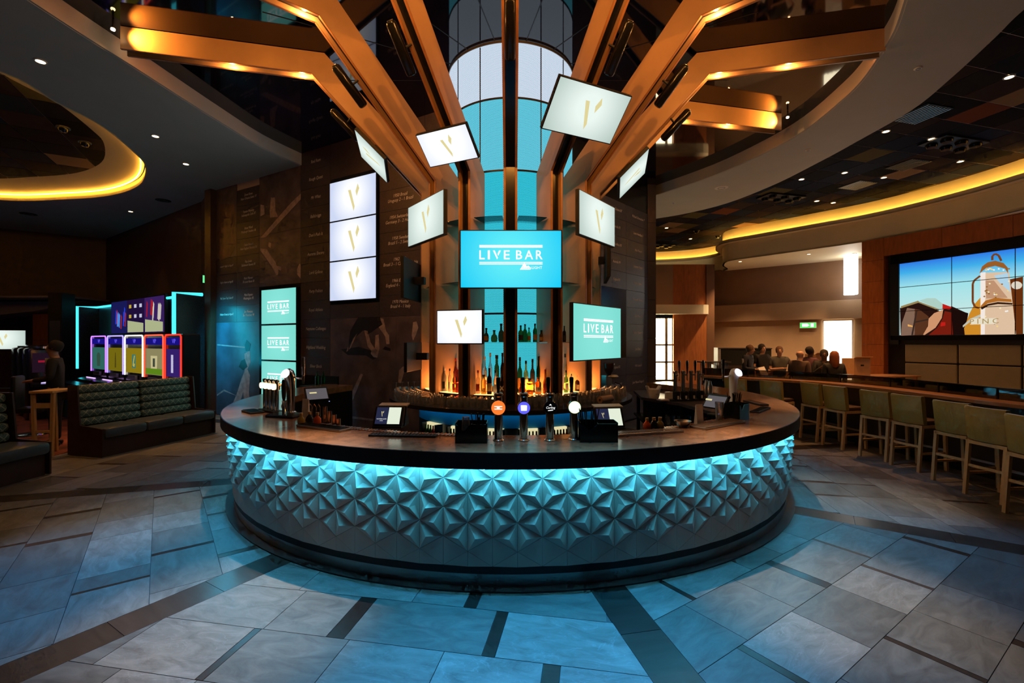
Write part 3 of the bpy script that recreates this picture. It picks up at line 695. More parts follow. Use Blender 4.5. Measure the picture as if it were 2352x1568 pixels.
for x in (wx0, wx1): MB().box((x, -0.03, (wz0 + wz1) / 2), (0.05, 0.06, wz1 - wz0)).obj('window_frame', M_CARD, win2)
MB().box(((wx0 + wx1) / 2, -0.03, wz1), (wx1 - wx0, 0.06, 0.05)).obj('window_frame', M_CARD, win2)
# enclosing walls out of view keep the daylight where the windows are
struct(MB().box((16, 12, 2.4), (0.2, 30, 4.9)).obj('wall_outer_right', M_FARWALL))
# ================================================================ COLUMN WITH BACKLIT PERFORATED PANELS
RC = 0.97
def perf_mat(name, hi, lo, s):
    m = bpy.data.materials.new(name); m.use_nodes = True; nt = m.node_tree; nt.nodes.clear(); MATS[name] = m; N = nt.nodes.new; L = nt.links.new
    out = N('ShaderNodeOutputMaterial'); e = N('ShaderNodeEmission'); e.inputs[1].default_value = s
    uv = N('ShaderNodeUVMap'); d = []
    for off in ((0, 0), (0.5, 0.5)):
        mp = N('ShaderNodeMapping'); mp.inputs['Scale'].default_value = (1 / 0.017, 1 / 0.0294, 1); mp.inputs['Location'].default_value = (*off, 0)
        fr = N('ShaderNodeVectorMath'); fr.operation = 'FRACTION'; sb = N('ShaderNodeVectorMath'); sb.operation = 'SUBTRACT'; sb.inputs[1].default_value = (.5, .5, 0)
        sc = N('ShaderNodeVectorMath'); sc.operation = 'MULTIPLY'; sc.inputs[1].default_value = (1, 1.73, 0); ln = N('ShaderNodeVectorMath'); ln.operation = 'LENGTH'
        L(uv.outputs[0], mp.inputs[0]); L(mp.outputs[0], fr.inputs[0]); L(fr.outputs[0], sb.inputs[0]); L(sb.outputs[0], sc.inputs[0]); L(sc.outputs[0], ln.inputs[0]); d.append(ln.outputs[1 if len(ln.outputs) > 1 else 0])
    mn = N('ShaderNodeMath'); mn.operation = 'MINIMUM'; L(d[0], mn.inputs[0]); L(d[1], mn.inputs[1])
    mr = N('ShaderNodeMapRange'); mr.inputs[1].default_value = 0.30; mr.inputs[2].default_value = 0.42; mr.inputs[3].default_value = 1; mr.inputs[4].default_value = 0; L(mn.outputs[0], mr.inputs[0])
    mx = N('ShaderNodeMixRGB'); mx.inputs[1].default_value = (*lo, 1); mx.inputs[2].default_value = (*hi, 1); L(mr.outputs[0], mx.inputs[0]); L(mx.outputs[0], e.inputs[0]); L(e.outputs[0], out.inputs[0])
    return m
PM = [perf_mat('column_glow_cyan', (0.10, 0.80, 0.92), (0.01, 0.34, 0.45), 0.85), perf_mat('column_glow_cyan_low', (0.10, 0.80, 0.92), (0.01, 0.36, 0.48), 0.85),
      perf_mat('column_glow_cyan_mid', (0.07, 0.76, 0.92), (0.005, 0.34, 0.47), 0.9), perf_mat('column_glow_pale', (0.20, 0.75, 0.90), (0.05, 0.38, 0.52), 0.95), perf_mat('column_glow_white', (0.80, 0.90, 1.0), (0.42, 0.52, 0.68), 0.95)]
column = thing('column', (CX, CY, 0), 0, 'glowing round column clad in perforated panels, cyan below and white at the top', 'column')
ZRING = [1.26, 2.255, 3.235, 4.215, 5.205, 6.0]
for row in range(5):
    for k in range(-4, 4):
        a0 = 25.714 * k; n = 6; mb = MB(); vs = []; uvs = []
        for i in range(n + 1):
            a = R(a0 + 25.714 * (i + .02 if i == 0 else i - .02 if i == n else i) / n)
            for z in (ZRING[row], ZRING[row + 1]): vs.append((RC * math.sin(a), -RC * math.cos(a), z)); uvs.append((a * RC, z))
        mb.add(vs, [(i * 2, i * 2 + 2, i * 2 + 3, i * 2 + 1) for i in range(n)])
        me = mb.mesh('perforated_panel', PM[row]); uvl = me.uv_layers.new(name='UVMap')
        for lp in me.loops: uvl.data[lp.index].uv = uvs[lp.vertex_index]
        link('perforated_panel', me, column)
for z in ZRING[1:5]: MB().ring(RC - .01, RC + .012, z - .012, z + .012, -105, 105, 64, (0, 0)).obj('seam_ring', M_BLACK, column)
MB().ring(0.86, RC + .006, 1.06, ZRING[0], -180, 180, 56, (0, 0)).obj('column_base', M_BLACKG, column)
MB().ring(RC - 0.004, RC + .008, 5.96, 5.995, -105, 105, 64, (0, 0)).obj('head_ring', M_STEEL, column)
for k in range(-4, 5):
    if k != 0: MB().box((RC * math.sin(R(25.714 * k)), -RC * math.cos(R(25.714 * k)), 3.5), (0.014, 0.014, 4.9), rz=25.714 * k).obj('upright_seam', M_BLACK, column)

# ================================================================ RIBS: vertical fins that turn into ceiling beams
RF, ZK, RK, ZK2 = 1.39, 4.09, 2.92, 5.68
BTOP = 1.062
def rib(th, label, r_end):
    t = thing('ceiling_rib', (CX, CY, 0), th, label, 'rib', 'wooden ribs fanning out from the column')
    prof = [(-RF, BTOP), (-RF, ZK), (-RK, ZK2), (-r_end, 5.70), (-r_end, 5.993), (-2.75, 5.993), (-1.0, 4.17), (-1.0, BTOP)]
    for s in (-1, 1):
        b = MB().slabyz(prof, s * 0.062, s * 0.087).obj('side_board', M_BEAM, t)
        MB().slabyz([(-RF - .004, BTOP), (-RF - .004, ZK - .002), (-RK - .001, ZK2 - .004), (-r_end, 5.696), (-r_end, 5.704), (-RK + .001, ZK2 + .004), (-RF + .004, ZK + .003), (-RF + .004, BTOP)], s * 0.060, s * 0.089).obj('board_edge', M_BEAMEDGE, b)
    i = 0.06
    MB().slabyz([(-RF + i, BTOP), (-RF + i, ZK + .03), (-RK + .02, ZK2 + i), (-r_end, 5.70 + i), (-r_end, 5.98), (-2.75, 5.98), (-1.05, 4.2), (-1.05, BTOP)], -0.060, 0.060).obj('dark_channel', M_BLACKG, t)
    for r, mm_ in ((3.06, M_BULB), (3.96, M_BULB)):
        f = MB().cyl((0, -r, 5.735), (0, -r, 5.755), 0.04, n=14).obj('spot_housing', M_STEEL, t)
        MB().cyl((0, -r, 5.728), (0, -r, 5.736), 0.026, n=12).obj('bulb', mm_, f)
    return t
RIBS = [(0, 'central wooden rib rising behind the large cyan screen toward the viewer', 5.2),
        (-25.714, 'first rib left of centre, carrying the tilted white screen', 5.2), (25.714, 'first rib right of centre, carrying the largest tilted white screen', 5.2),
        (-51.43, 'second rib left of centre with an upright pale screen on its lower part', 5.25), (51.43, 'second rib right of centre with two upright screens on its lower part', 5.2),
        (-77.14, 'outermost orange lit rib on the left, running level to the plaster ring', 5.25), (77.14, 'orange lit rib on the right whose level end glows at the plaster ring', 5.08),
        (102.86, 'lowest and farthest rib on the right, behind the tilted screen', 5.0)]
WHITE = (1.0, 0.86, 0.72); BLUE = (0.02, 0.43, 1.0); AMB = (1.0, 0.37, 0.06)
for th, lb, re in RIBS:
    rib(th, lb, re)
    # lamps at the outer end of each rib wash its boards
    for s in (-1, 1):
        p = pol(th, re + 0.02, 5.87) + Vector((math.cos(R(th)), math.sin(R(th)), 0)) * s * 0.20
        e = thing('rib_uplight', p, th, 'small warm bulb %s the outer end of the rib at %s' % ('right of' if s > 0 else 'left of', {0: 'the centre', -25.714: 'the tilted white screen', 25.714: 'the largest tilted screen', -51.43: 'second left', 51.43: 'second right', -77.14: 'far left', 77.14: 'far right', 102.86: 'lowest right'}[th]), 'lamp', 'bulbs at the rib ends')
        MB().lathe([(0.0, -.02), (.022, -.012), (.026, 0), (.022, .012), (0, .02)], 10).obj('bulb', M_BULB, e, True)
        MB().cyl((0, 0, .01), (0, 0, .123), .012, n=8).obj('stem', M_BLACK, e)
        tgt = pol(th, 2.6, 5.80) + Vector((math.cos(R(th)), math.sin(R(th)), 0)) * s * 0.12
        lamp('SPOT', 'rib_light', p - (p - tgt).normalized() * 0.03, 160, AMB, tgt, 0.03, 105, 1.0)
# the small bulbs in the rib channels also throw amber light sideways onto the neighbouring ribs
for th, lb, re in RIBS:
    for r in (3.06, 3.96): lamp('POINT', 'rib_bulb_light', pol(th, r, 5.66), 13, (1.0, 0.46, 0.13), size=.03)
# white and blue floor spots sitting in the rib channels
for th, tg, pw in ((-25.714, -25, 1800), (25.714, 32, 1800), (-51.43, -58, 900), (77.14, 68, 1000)):
    p = pol(th, 3.06, 5.71); lamp('SPOT', 'white_spot', p, pw, WHITE, pol(tg, 4.5, 0), 0.03, 23, 1.0)
for th, tg, pw in ((0, 4, 2500), (-51.43, -44, 1900), (25.714, 18, 1100), (51.43, 50, 900), (-25.714, -14, 1200), (77.14, 84, 200), (-77.14, -80, 200)):
    p = pol(th, 3.96, 5.71); lamp('SPOT', 'blue_spot', p, pw, BLUE, pol(tg, 4.8, 0), 0.03, 33, 1.0)
# tubular black projectors under the sloping part of the ribs
TUBES = [(0, 0.0, 'upright'), (-25.714, -0.13, ''), (25.714, 0.13, ''), (-51.43, -0.13, ''), (51.43, 0.13, ''), (-77.14, -0.13, ''), (77.14, 0.13, '')]
tn = {0: 'on the central rib', -25.714: 'on the first rib left of centre', 25.714: 'on the first rib right of centre', -51.43: 'on the second rib left of centre', 51.43: 'on the second rib right of centre', -77.14: 'on the outermost left rib', 77.14: 'on the outermost right rib'}
for th, off, _ in TUBES:
    d = Vector((0, -(RK - RF), ZK2 - ZK)).normalized(); nrm = Vector((0, -d.z, d.y)) * -1
    t = thing('tube_projector', pol(th, 0, 0), th, 'black tubular projector ' + tn[th], 'projector', 'tubular projectors under the ribs')
    c = Vector((off, -2.42, ZK + (2.42 - RF) * 1.039)) + Vector((0, -0.70, -0.71)) * 0.10
    MB().tube([c + d * q for q in (-.27, -.26, -.24, .24, .26, .27)], [.03, .05, .058, .058, .05, .03], 14).obj('barrel', M_BLACKG, t, True)
    MB().cyl(c + d * .271, c + d * .278, .034, n=14).obj('end_cap', M_STEEL, t)
    MB().cyl(c, c + Vector((-off * .55, .08, .08)), .014, n=8).obj('bracket', M_BLACK, t)

# ================================================================ SCREENS ON THE RIBS
def logo(par, s, y):
    s *= 1.3                                          # two gold bars
    MB().slabxz([(-.11 * s, .17 * s), (-.035 * s, .17 * s), (.075 * s, -.17 * s), (.05 * s, -.26 * s)], y - .001, y).obj('gold_mark', M_GOLD_E, par)
    MB().slabxz([(.10 * s, .12 * s), (.16 * s, .26 * s), (.20 * s, .16 * s), (.13 * s, .02 * s)], y - .001, y).obj('gold_mark', M_GOLD_E, par)
def live(par, s, y, m=None, dx=0.0, dz=0.0):                         # LIVE BAR lettering, s = half width of the rules
    m = m or M_WHITE_E; b = MB()
    def bar_(za, zb): b.slabxz([(dx - s, dz + za * s), (dx + s, dz + za * s), (dx + s, dz + zb * s), (dx - s, dz + zb * s)], y - .001, y)
    bar_(.31, .272); bar_(.264, .226); bar_(-.226, -.256); bar_(-.276, -.306)
    b.obj('rule_lines', m, par)
    X = lambda q: dx + (q - 1158) / 886 * s
    for ch, a0, a1 in (('L', 272, 425), ('I', 510, 570), ('E', 960, 1125), ('B', 1300, 1475), ('A', 1545, 1780), ('R', 1860, 2045)):
        glyph(ch, m, X(a0), X(a1), dz - .144 * s, dz + .144 * s, y, par)
    v = MB(); Zz = lambda q: dz + (437 - q) / 886 * s
    v.slabxz([(X(650), Zz(312)), (X(705), Zz(312)), (X(795), Zz(520)), (X(770), Zz(565))], y - .001, y)
    v.slabxz([(X(825), Zz(312)), (X(880), Zz(312)), (X(805), Zz(465)), (X(780), Zz(415))], y - .001, y)
    v.obj('letter_v', m, par)
    h = MB(); h.slabxz([(dx + .28 * s, dz - .47 * s), (dx + .62 * s, dz - .47 * s), (dx + .64 * s, dz - .41 * s), (dx + .55 * s, dz - .34 * s), (dx + .50 * s, dz - .36 * s), (dx + .42 * s, dz - .24 * s), (dx + .33 * s, dz - .40 * s)], y - .001, y)
    h.obj('mountain_logo', m, par)
    text('LIGHT', m, .12 * s, (dx + .82 * s, y, dz - .41 * s), parent=par); text('assoc', m, .055 * s, (dx + .78 * s, y, dz - .28 * s), parent=par, sx=.9)
    text('COORS', M_SCRB, .10 * s, (dx + .47 * s, y - .0012, dz - .42 * s), parent=par)
def tv(loc, rz, tilt, wd, ht, scr, label, kind='logo', back=0.14, group=None, bez=0.014, name='television', dx=0, dz=0, arm=True):
    t = thing(name, loc, rz, label, 'screen', group, tilt=tilt)
    MB().bbox((0, 0.025, 0), (wd + 2 * bez, 0.05, ht + 2 * bez), 0.006).obj('casing', M_BLACK, t)
    s = MB().box((0, -0.002, 0), (wd, 0.005, ht)).obj('screen_face', scr, t)
    if arm:
        MB().box((0, 0.05 + back / 2, 0), (0.16, back, 0.16)).obj('wall_bracket', M_BLACK, t)
    if kind == 'logo': logo(s, ht, -0.0055)
    if kind == 'live': live(s, wd * 0.315, -0.0055, dx=dx, dz=dz)
    return t
def mid(a, b): return (Vector(a) + Vector(b)) / 2
tv(at_y(1173.5, 595, 5.56), 0, 0, 1.225, 0.69, M_SCRB, 'large cyan screen lettered LIVE BAR in front of the column', 'live', back=0.18, dz=.052)
tv(at_y(1055, 750.5, 5.60), -16, 0, 0.585, 0.40, M_SCRW, 'small upright white screen beside the bottles, low on the column', 'logo', back=0.10)
# upright pair and the tall teal one
tv((-1.09, 5.69, 3.39), -52, 0, 0.93, 0.51, M_SCRG, 'upright pale screen left of the column, above the match list', 'logo', back=.16)
tv((1.075, 5.69, 3.39), 52, 0, 0.93, 0.51, M_SCRG, 'upright pale screen right of the column, above the LIVE BAR screens', 'logo', back=.16)
tv((1.10, 5.77, 1.985), 50, 0, 1.19, 0.67, M_SCRT, 'teal LIVE BAR screen turned to the right, over the glasses', 'live', back=.16, dx=-.0, dz=.05)
# tilted ones on the slopes
def slope_tv(th, r, off, wd, scr, label, kind='logo', lat=0.0, spin=0.0):
    z = ZK + (r - RF) * 1.039
    p = pol(th, r, z) + Vector((math.sin(R(th)) * .72, -math.cos(R(th)) * .72, -.69)) * off + Vector((math.cos(R(th)), math.sin(R(th)), 0)) * lat
    return tv(p, th, 46, wd, wd * .575, scr, label, kind, back=off - .06)
slope_tv(-25.714, 1.67, 0.17, 0.70, M_SCRW, 'tilted white screen with a gold mark, upper left of the column')
slope_tv(25.714, 1.95, 0.17, 0.97, M_SCRG, 'largest tilted white screen with a gold mark, upper right of the column')
slope_tv(-77.14, 1.98, 0.17, 0.92, M_SCRG, 'narrow looking tilted screen on the far left rib, seen nearly edge on')
slope_tv(77.14, 1.75, 0.17, 0.92, M_SCRG, 'tilted screen on the far right rib above the racing list')
# side view of two dark screens turned away at the left of the shelves
for (u, v0, v1, lb) in ((945, 600, 690, 'dark screen seen edge on beside the match list'), (952, 786, 850, 'dark screen seen edge on beside the hanging glasses')):
    p = at_y(u, (v0 + v1) / 2, 6.6); t = thing('television', p, -96, lb, 'screen')
    MB().bbox((0, 0.02, 0), (.9, 0.045, (v1 - v0) / F * 6.6), .006).obj('casing', M_BLACK, t)
    MB().box((0, .12, 0), (.1, .16, .1)).obj('wall_bracket', M_BLACK, t); MB().box((0, -.004, 0), (.86, .004, (v1 - v0) / F * 6.6 - .03)).obj('screen_face', M_BLACKG, t)
p = at_y(1398, 598, 6.75); t = thing('television', p, 82, 'switched off screen turned edge on behind the right hand ribs', 'screen')
MB().bbox((0, 0.03, 0), (.72, 0.05, .60), .006).obj('casing', M_BLACK, t); MB().box((0, -.001, 0), (.68, .006, .56)).obj('screen_face', M_BLACKG, t); MB().box((0, .1, 0), (.1, .1, .1)).obj('wall_bracket', M_BLACK, t)
# screens on the long wall
x0, x1 = WL.sx(764), WL.sx(871); wd = x1 - x0; zt = 5.16; hh = (5.16 - 2.70) / 3
for k, nm_ in enumerate(('top', 'middle', 'bottom')):
    tv(WL.w((x0 + x1) / 2, zt - hh * (k + .5), .075), WL.th, 0, wd - .03, hh - .03, M_SCRW, '%s white screen of the stack of three on the printed wall' % nm_, 'logo', group='white screens stacked on the printed wall', arm=False)
x0, x1 = WL.sx(607), WL.sx(688); wd = x1 - x0; hh = .822; zt = 3.08
for k, nm_ in enumerate(('top', 'middle', 'bottom')):
    tv(WL.w((x0 + x1) / 2, zt - hh * (k + .5), .075), WL.th, 0, wd - .04, hh - .04, M_SCRT, '%s teal LIVE BAR screen of the stack of three beside the beer taps' % nm_, 'live', group='teal screens stacked on the printed wall', arm=False)

# ================================================================ BACK BAR
bb = thing('back_bar', (CX, CY, 0), 0, 'round dark back bar counter encircling the column', 'bar counter')
MB().ring(0.95, 1.86, 1.01, 1.06, -98, 112, 84, (0, 0)).obj('counter_top', mat('dark_counter', (0.05, 0.04, 0.042), 0.15, var=.2), bb)
MB().ring(1.0, 1.42, 0.0, 1.01, -98, 112, 60, (0, 0)).obj('cabinet', M_BLACK, bb)
MB().ring(1.425, 1.435, 0.77, 0.93, -70, 70, 60, (0, 0)).obj('blue_glow_panel', mat('blue_back_panel', (0.02, 0.20, 0.34), 0.3), bb)
tag(MB().ring(1.50, 1.53, 0.995, 1.005, -72, 72, 60).obj('cyan_light_strip', emis('cyan_strip_low', (0.05, 0.6, 1.0), 6.0)), 'cyan strip light under the back bar counter', 'strip light')
for k in range(-3, 4):                                       # bays between the ribs
    a0, a1 = 25.714 * k - 0 + 4.6, 25.714 * (k + 1) - 4.6
    if k == 3: continue
    MB().ring(RC + .012, 1.355, 1.062, 1.175, a0, a1, 10, (0, 0)).obj('lit_plinth', M_BLACK, bb)
    MB().ring(RC + .02, 1.345, 1.176, 1.181, a0 + .3, a1 - .3, 10, (0, 0)).obj('glow_top', emis('amber_shelf', (1.0, 0.45, 0.14), 2.8), bb)
    MB().ring(RC + .02, 1.34, 1.855, 1.863, a0, a1, 10, (0, 0)).obj('glass_shelf', M_SHELFG, bb)
    for z in (2.66, 3.49): MB().ring(RC + .02, 1.33, z, z + .006, a0, a1, 10, (0, 0)).obj('glass_shelf', M_SHELFG, bb)
for k in range(-3, 3):
    a = 25.714 * (k + .5); lamp('POINT', 'shelf_light', pol(a, 1.2, 1.26), 7.0, (1.0, 0.36, 0.08), size=.06)
# fridges under the counter, lit inside
FB = {}
for i, (a, wdeg) in enumerate(((-45, 15), (-27, 11), (-8, 10), (9, 10), (25, 11), (43, 13))):
    f = thing('bottle_fridge', pol(a, 1.46, 0.30), a, ['leftmost lit fridge of green and red bottles under the back bar', 'second lit fridge from the left under the back bar', 'third lit fridge from the left under the back bar', 'third lit fridge from the right under the back bar', 'second lit fridge from the right under the back bar', 'rightmost lit fridge under the back bar'][i], 'fridge', 'fridges under the back bar')
    wv = .30 if i in (0, 5) else .25
    MB().box((0, 0, .22), (wv, .05, .5)).obj('lit_interior', emis('fridge_light', (1.0, 0.90, 0.50), .75), f)
    for x in (-wv / 2, wv / 2): MB().box((x, -.04, .22), (.02, .12, .5)).obj('frame', M_BLACK, f)
    MB().box((0, -.04, .22), (wv, .1, .014)).obj('shelf', M_STEEL, f); MB().box((0, -.04, -.03), (wv, .1, .014)).obj('shelf', M_STEEL, f)
    for x in range(5):
        for z in (-.0225, .2275):
            m = [mat('fridge_green', (0.02, 0.10, 0.015), .2), mat('fridge_red', (0.30, 0.03, 0.02), .2), mat('fridge_clear', (0.5, 0.45, 0.25), .2)][(0 if x < 3 else 1) if i in (0, 4) else (0 if i == 1 else (x + i) % 3)]
            o = link('fridge_bottle', FB[m.name] if m.name in FB else FB.setdefault(m.name, MB().lathe([(.024, 0), (.024, .14), (.012, .18), (.011, .22)], 8).mesh('fridge_bottle', m, True)))
            q = Vector((-wv / 2 + .035 + x * (wv - .07) / 4, -.06)); ca, sa = math.cos(R(a)), math.sin(R(a)); b0 = pol(a, 1.46, 0.30)
            o.location = (b0.x + q.x * ca - q.y * sa, b0.y + q.x * sa + q.y * ca, b0.z + z + .0)
            tag(o, 'small chilled bottle inside a lit fridge under the back bar', 'bottle', 'bottles in the fridges')
# ================================================================ THE ROUND BAR
A0, A1 = -114.0, 124.0
bar = thing('round_bar', (CX, CY, 0), 0, 'large round bar with a faceted white relief front lit cyan from above', 'bar counter')
NB = 110
MB().ring(3.24, 3.862, 0.958, 1.056, A0, A1, NB, (0, 0)).obj('counter_top', M_COUNTER, bar)
MB().ring(3.862, 3.87, 0.934, 1.054, A0, A1, NB, (0, 0)).obj('counter_edge', M_EDGE, bar)
MB().ring(3.62, 3.738, 0.10, 0.956, A0, A1, NB, (0, 0)).obj('front_drum', M_BLACK, bar)
MB().ring(3.25, 3.30, 0.02, 0.956, A0, A1, NB, (0, 0)).obj('inner_lining', M_BLACK, bar)
MB().ring(3.58, 3.735, 0.012, 0.158, A0, A1, NB, (0, 0)).obj('plinth', M_PLINTH, bar)
MB().ring(3.58, 3.82, 0.0006, 0.012, A0, A1, NB, (0, 0)).obj('floor_ring', mat('plinth_flange', (0.05, 0.032, 0.03), .3), bar)
tag(MB().ring(3.836, 3.848, 0.951, 0.9558, A0 + 1, A1 - 1, NB).obj('cyan_light_strip', M_LED), 'cyan strip light under the overhanging edge of the round bar', 'strip light')
DA = 360 / 124; OFF = 0.95; RP = 3.745; HS = 0.111
def relief(vs, kind, h):                                      # vs: three (angle, z); returns mesh data on the cylinder
    def pt(a, z, d): return (  (RP + d) * math.sin(R(a)), -(RP + d) * math.cos(R(a)), z)
    c = (sum(v[0] for v in vs) / 3, sum(v[1] for v in vs) / 3)
    V = [(v[0] + (c[0] - v[0]) * .018, v[1] + (c[1] - v[1]) * .018) for v in vs]
    L = lambda a, b, t: (a[0] + (b[0] - a[0]) * t, a[1] + (b[1] - a[1]) * t)
    mb = MB(); d0 = 0.006
    back = [pt(*v, -.02) for v in V]
    if kind == 'flat':
        mb.add([pt(*v, d0) for v in V] + back, [(0, 1, 2), (0, 3, 4, 1), (1, 4, 5, 2), (2, 5, 3, 0)])
    elif kind == 'pyr':
        mb.add([pt(*v, d0) for v in V] + back + [pt(*c, d0 + h)], [(0, 1, 6), (1, 2, 6), (2, 0, 6), (0, 3, 4, 1), (1, 4, 5, 2), (2, 5, 3, 0)])
    else:
        Q = [L(L(V[i], V[(i + 1) % 3], .5), c, .50) for i in range(3)]
        mb.add([pt(*v, d0) for v in V] + back + [pt(*q, d0 + h * .10) for q in Q] + [pt(*c, d0 + h)],
               [(0, 1, 6), (1, 2, 7), (2, 0, 8), (0, 6, 9), (6, 1, 9), (1, 7, 9), (7, 2, 9), (2, 8, 9), (8, 0, 9), (0, 3, 4, 1), (1, 4, 5, 2), (2, 5, 3, 0)])
    return mb
def kind_of(z):
    if z > .77: return 'star', .068
    if z > .66: return 'star', .066
    if z > .55: return 'star', .055
    if z > .44: return 'pyr', .045
    if z > .33: return 'pyr', .040
    return 'flat', 0
def tris(par):                                                # triangles between columns 0 and DA; par 0: first column starts at the top
    zt, zb = 0.946, 0.160
    def nodes(p): return [0.942 - .111 * p - .222 * k for k in range(-1, 5)]
    out = []
    for (aa, pa, ab, pb) in ((0, par, DA, 1 - par), (DA, 1 - par, 0, par)):
        n = nodes(pa)
        for k in range(len(n) - 1):
            z1, z0 = n[k], n[k + 1]; zm = (z0 + z1) / 2
            if zm > zt + .02 or zm < zb - .02: continue
            poly = [(aa, min(z1, zt)), (aa, max(z0, zb)), (ab, min(max(zm, zb), zt))]
            if poly[0][1] - poly[1][1] < .05: continue
            out.append((poly, zm if z1 <= zt + .01 else .83))
    return out
TM_ = {}
for par in (0, 1):
    TM_[par] = []
    for poly, zm in tris(par):
        kd, h = kind_of(zm)
        TM_[par].append(relief(poly, kd, h))
meshes = {par: [m.mesh('relief_tile', M_RELIEF) for m in TM_[par]] for par in (0, 1)}
rest = MB(); nt_ = 0
order = sorted(range(-38, 42), key=lambda j: abs(j * DA + DA / 2))
for j in order:
    par = j % 2
    if nt_ + len(meshes[par]) <= 300:
        for me in meshes[par]: link('relief_tile', me, bar, rot=(0, 0, R(j * DA + OFF))); nt_ += 1
    else:
        M = Matrix.Rotation(R(j * DA + OFF), 3, 'Z')
        for m in TM_[par]: rest.add([M @ Vector(v) for v in m.v], m.f)
o = rest.obj('relief_tiles_at_the_ends', M_RELIEF, bar); o['kind'] = 'stuff'
ZC = 1.0562
def onbar(u, v): return at_z(u, v, ZC)

# ---------------------------------------------------------------- bottles on the back bar
def bar_pt(u, r):
    t = (u - 1176) / F; best = None
    for i in range(-1000, 1001):
        th = i * 0.1; p = pol(th, r); e = abs(p.x - t * p.y)
        if abs(th) < 95 and (best is None or e < best[0]): best = (e, th, p)
    return best[1], best[2]
GCOL = {'green': (0.02, 0.10, 0.02), 'lgreen': (0.10, 0.30, 0.06), 'olive': (0.10, 0.10, 0.02), 'brown': (0.10, 0.035, 0.012), 'dark': (0.012, 0.008, 0.008), 'amber': (0.55, 0.16, 0.02), 'red': (0.30, 0.03, 0.02), 'clear': (0.62, 0.62, 0.60), 'gold': (0.62, 0.36, 0.08), 'pink': (0.45, 0.12, 0.08)}
def bmat(c):
    n = 'bottle_' + c
    if n in MATS: return MATS[n]
    m, nt, b = nodes_of(n); b.inputs['Base Color'].default_value = (*GCOL[c], 1); b.inputs['Roughness'].default_value = 0.08
    b.inputs['Transmission Weight'].default_value = 0.0 if c == 'dark' else 0.75; b.inputs['IOR'].default_value = 1.3
    return m
LBL = {'cream': mat('label_cream', (0.62, 0.50, 0.32), .6), 'white': mat('label_white', (0.75, 0.72, 0.68), .6), 'black': mat('label_black', (0.02, 0.02, 0.02), .6), 'tan': mat('label_tan', (0.45, 0.28, 0.10), .6), 'redl': mat('label_red', (0.5, 0.05, 0.03), .6)}
CAPM = {'dark': mat('cap_dark', (0.02, 0.02, 0.02), .4), 'red': mat('cap_red', (0.45, 0.03, 0.02), .4), 'gold': mat('cap_gold', (0.6, 0.4, 0.12), .3, metal=.8), 'white': M_WHITEP}
SHAPE = {'std': [(0, 1.0), (.58, 1.0), (.66, .8), (.72, .42), (.90, .36), (.94, .40)], 'round': [(0, .8), (.1, 1.0), (.35, 1.08), (.55, .85), (.66, .42), (.9, .36), (.94, .45)], 'slim': [(0, 1), (.45, 1), (.55, .6), (.62, .36), (.92, .32), (.94, .36)],
         'jar': [(0, 1), (.62, 1), (.70, .92), (.76, .55), (.9, .5), (.94, .58)], 'tall': [(0, 1), (.62, .96), (.70, .7), (.76, .4), (.92, .36), (.94, .42)]}
def bottle(p, rz, h, rad, col, shape, label, lab, cap, name='bottle', group=None, cat='bottle'):
    t = thing(name, p, rz, label, cat, group)
    pr = [(0.0, 0.0)] + [(r * rad, z * h) for z, r in SHAPE[shape]]
    MB().lathe(pr, 12).obj('glass_body', bmat(col), t, True)
    rc = SHAPE[shape][-1][1] * rad * 1.05; MB().cyl((0, 0, h * .90), (0, 0, h), rc, n=10).obj('cap', CAPM[cap], t)
    if lab:
        b = MB(); z0, z1 = h * .12, h * .42; n = 8; rr = rad * 1.015 * (1.05 if shape == 'round' else 1)
        b.ring(rr - .001, rr, z0, z1, -65, 65, n, (0, 0)); b.obj('paper_label', LBL[lab], t)
    return t
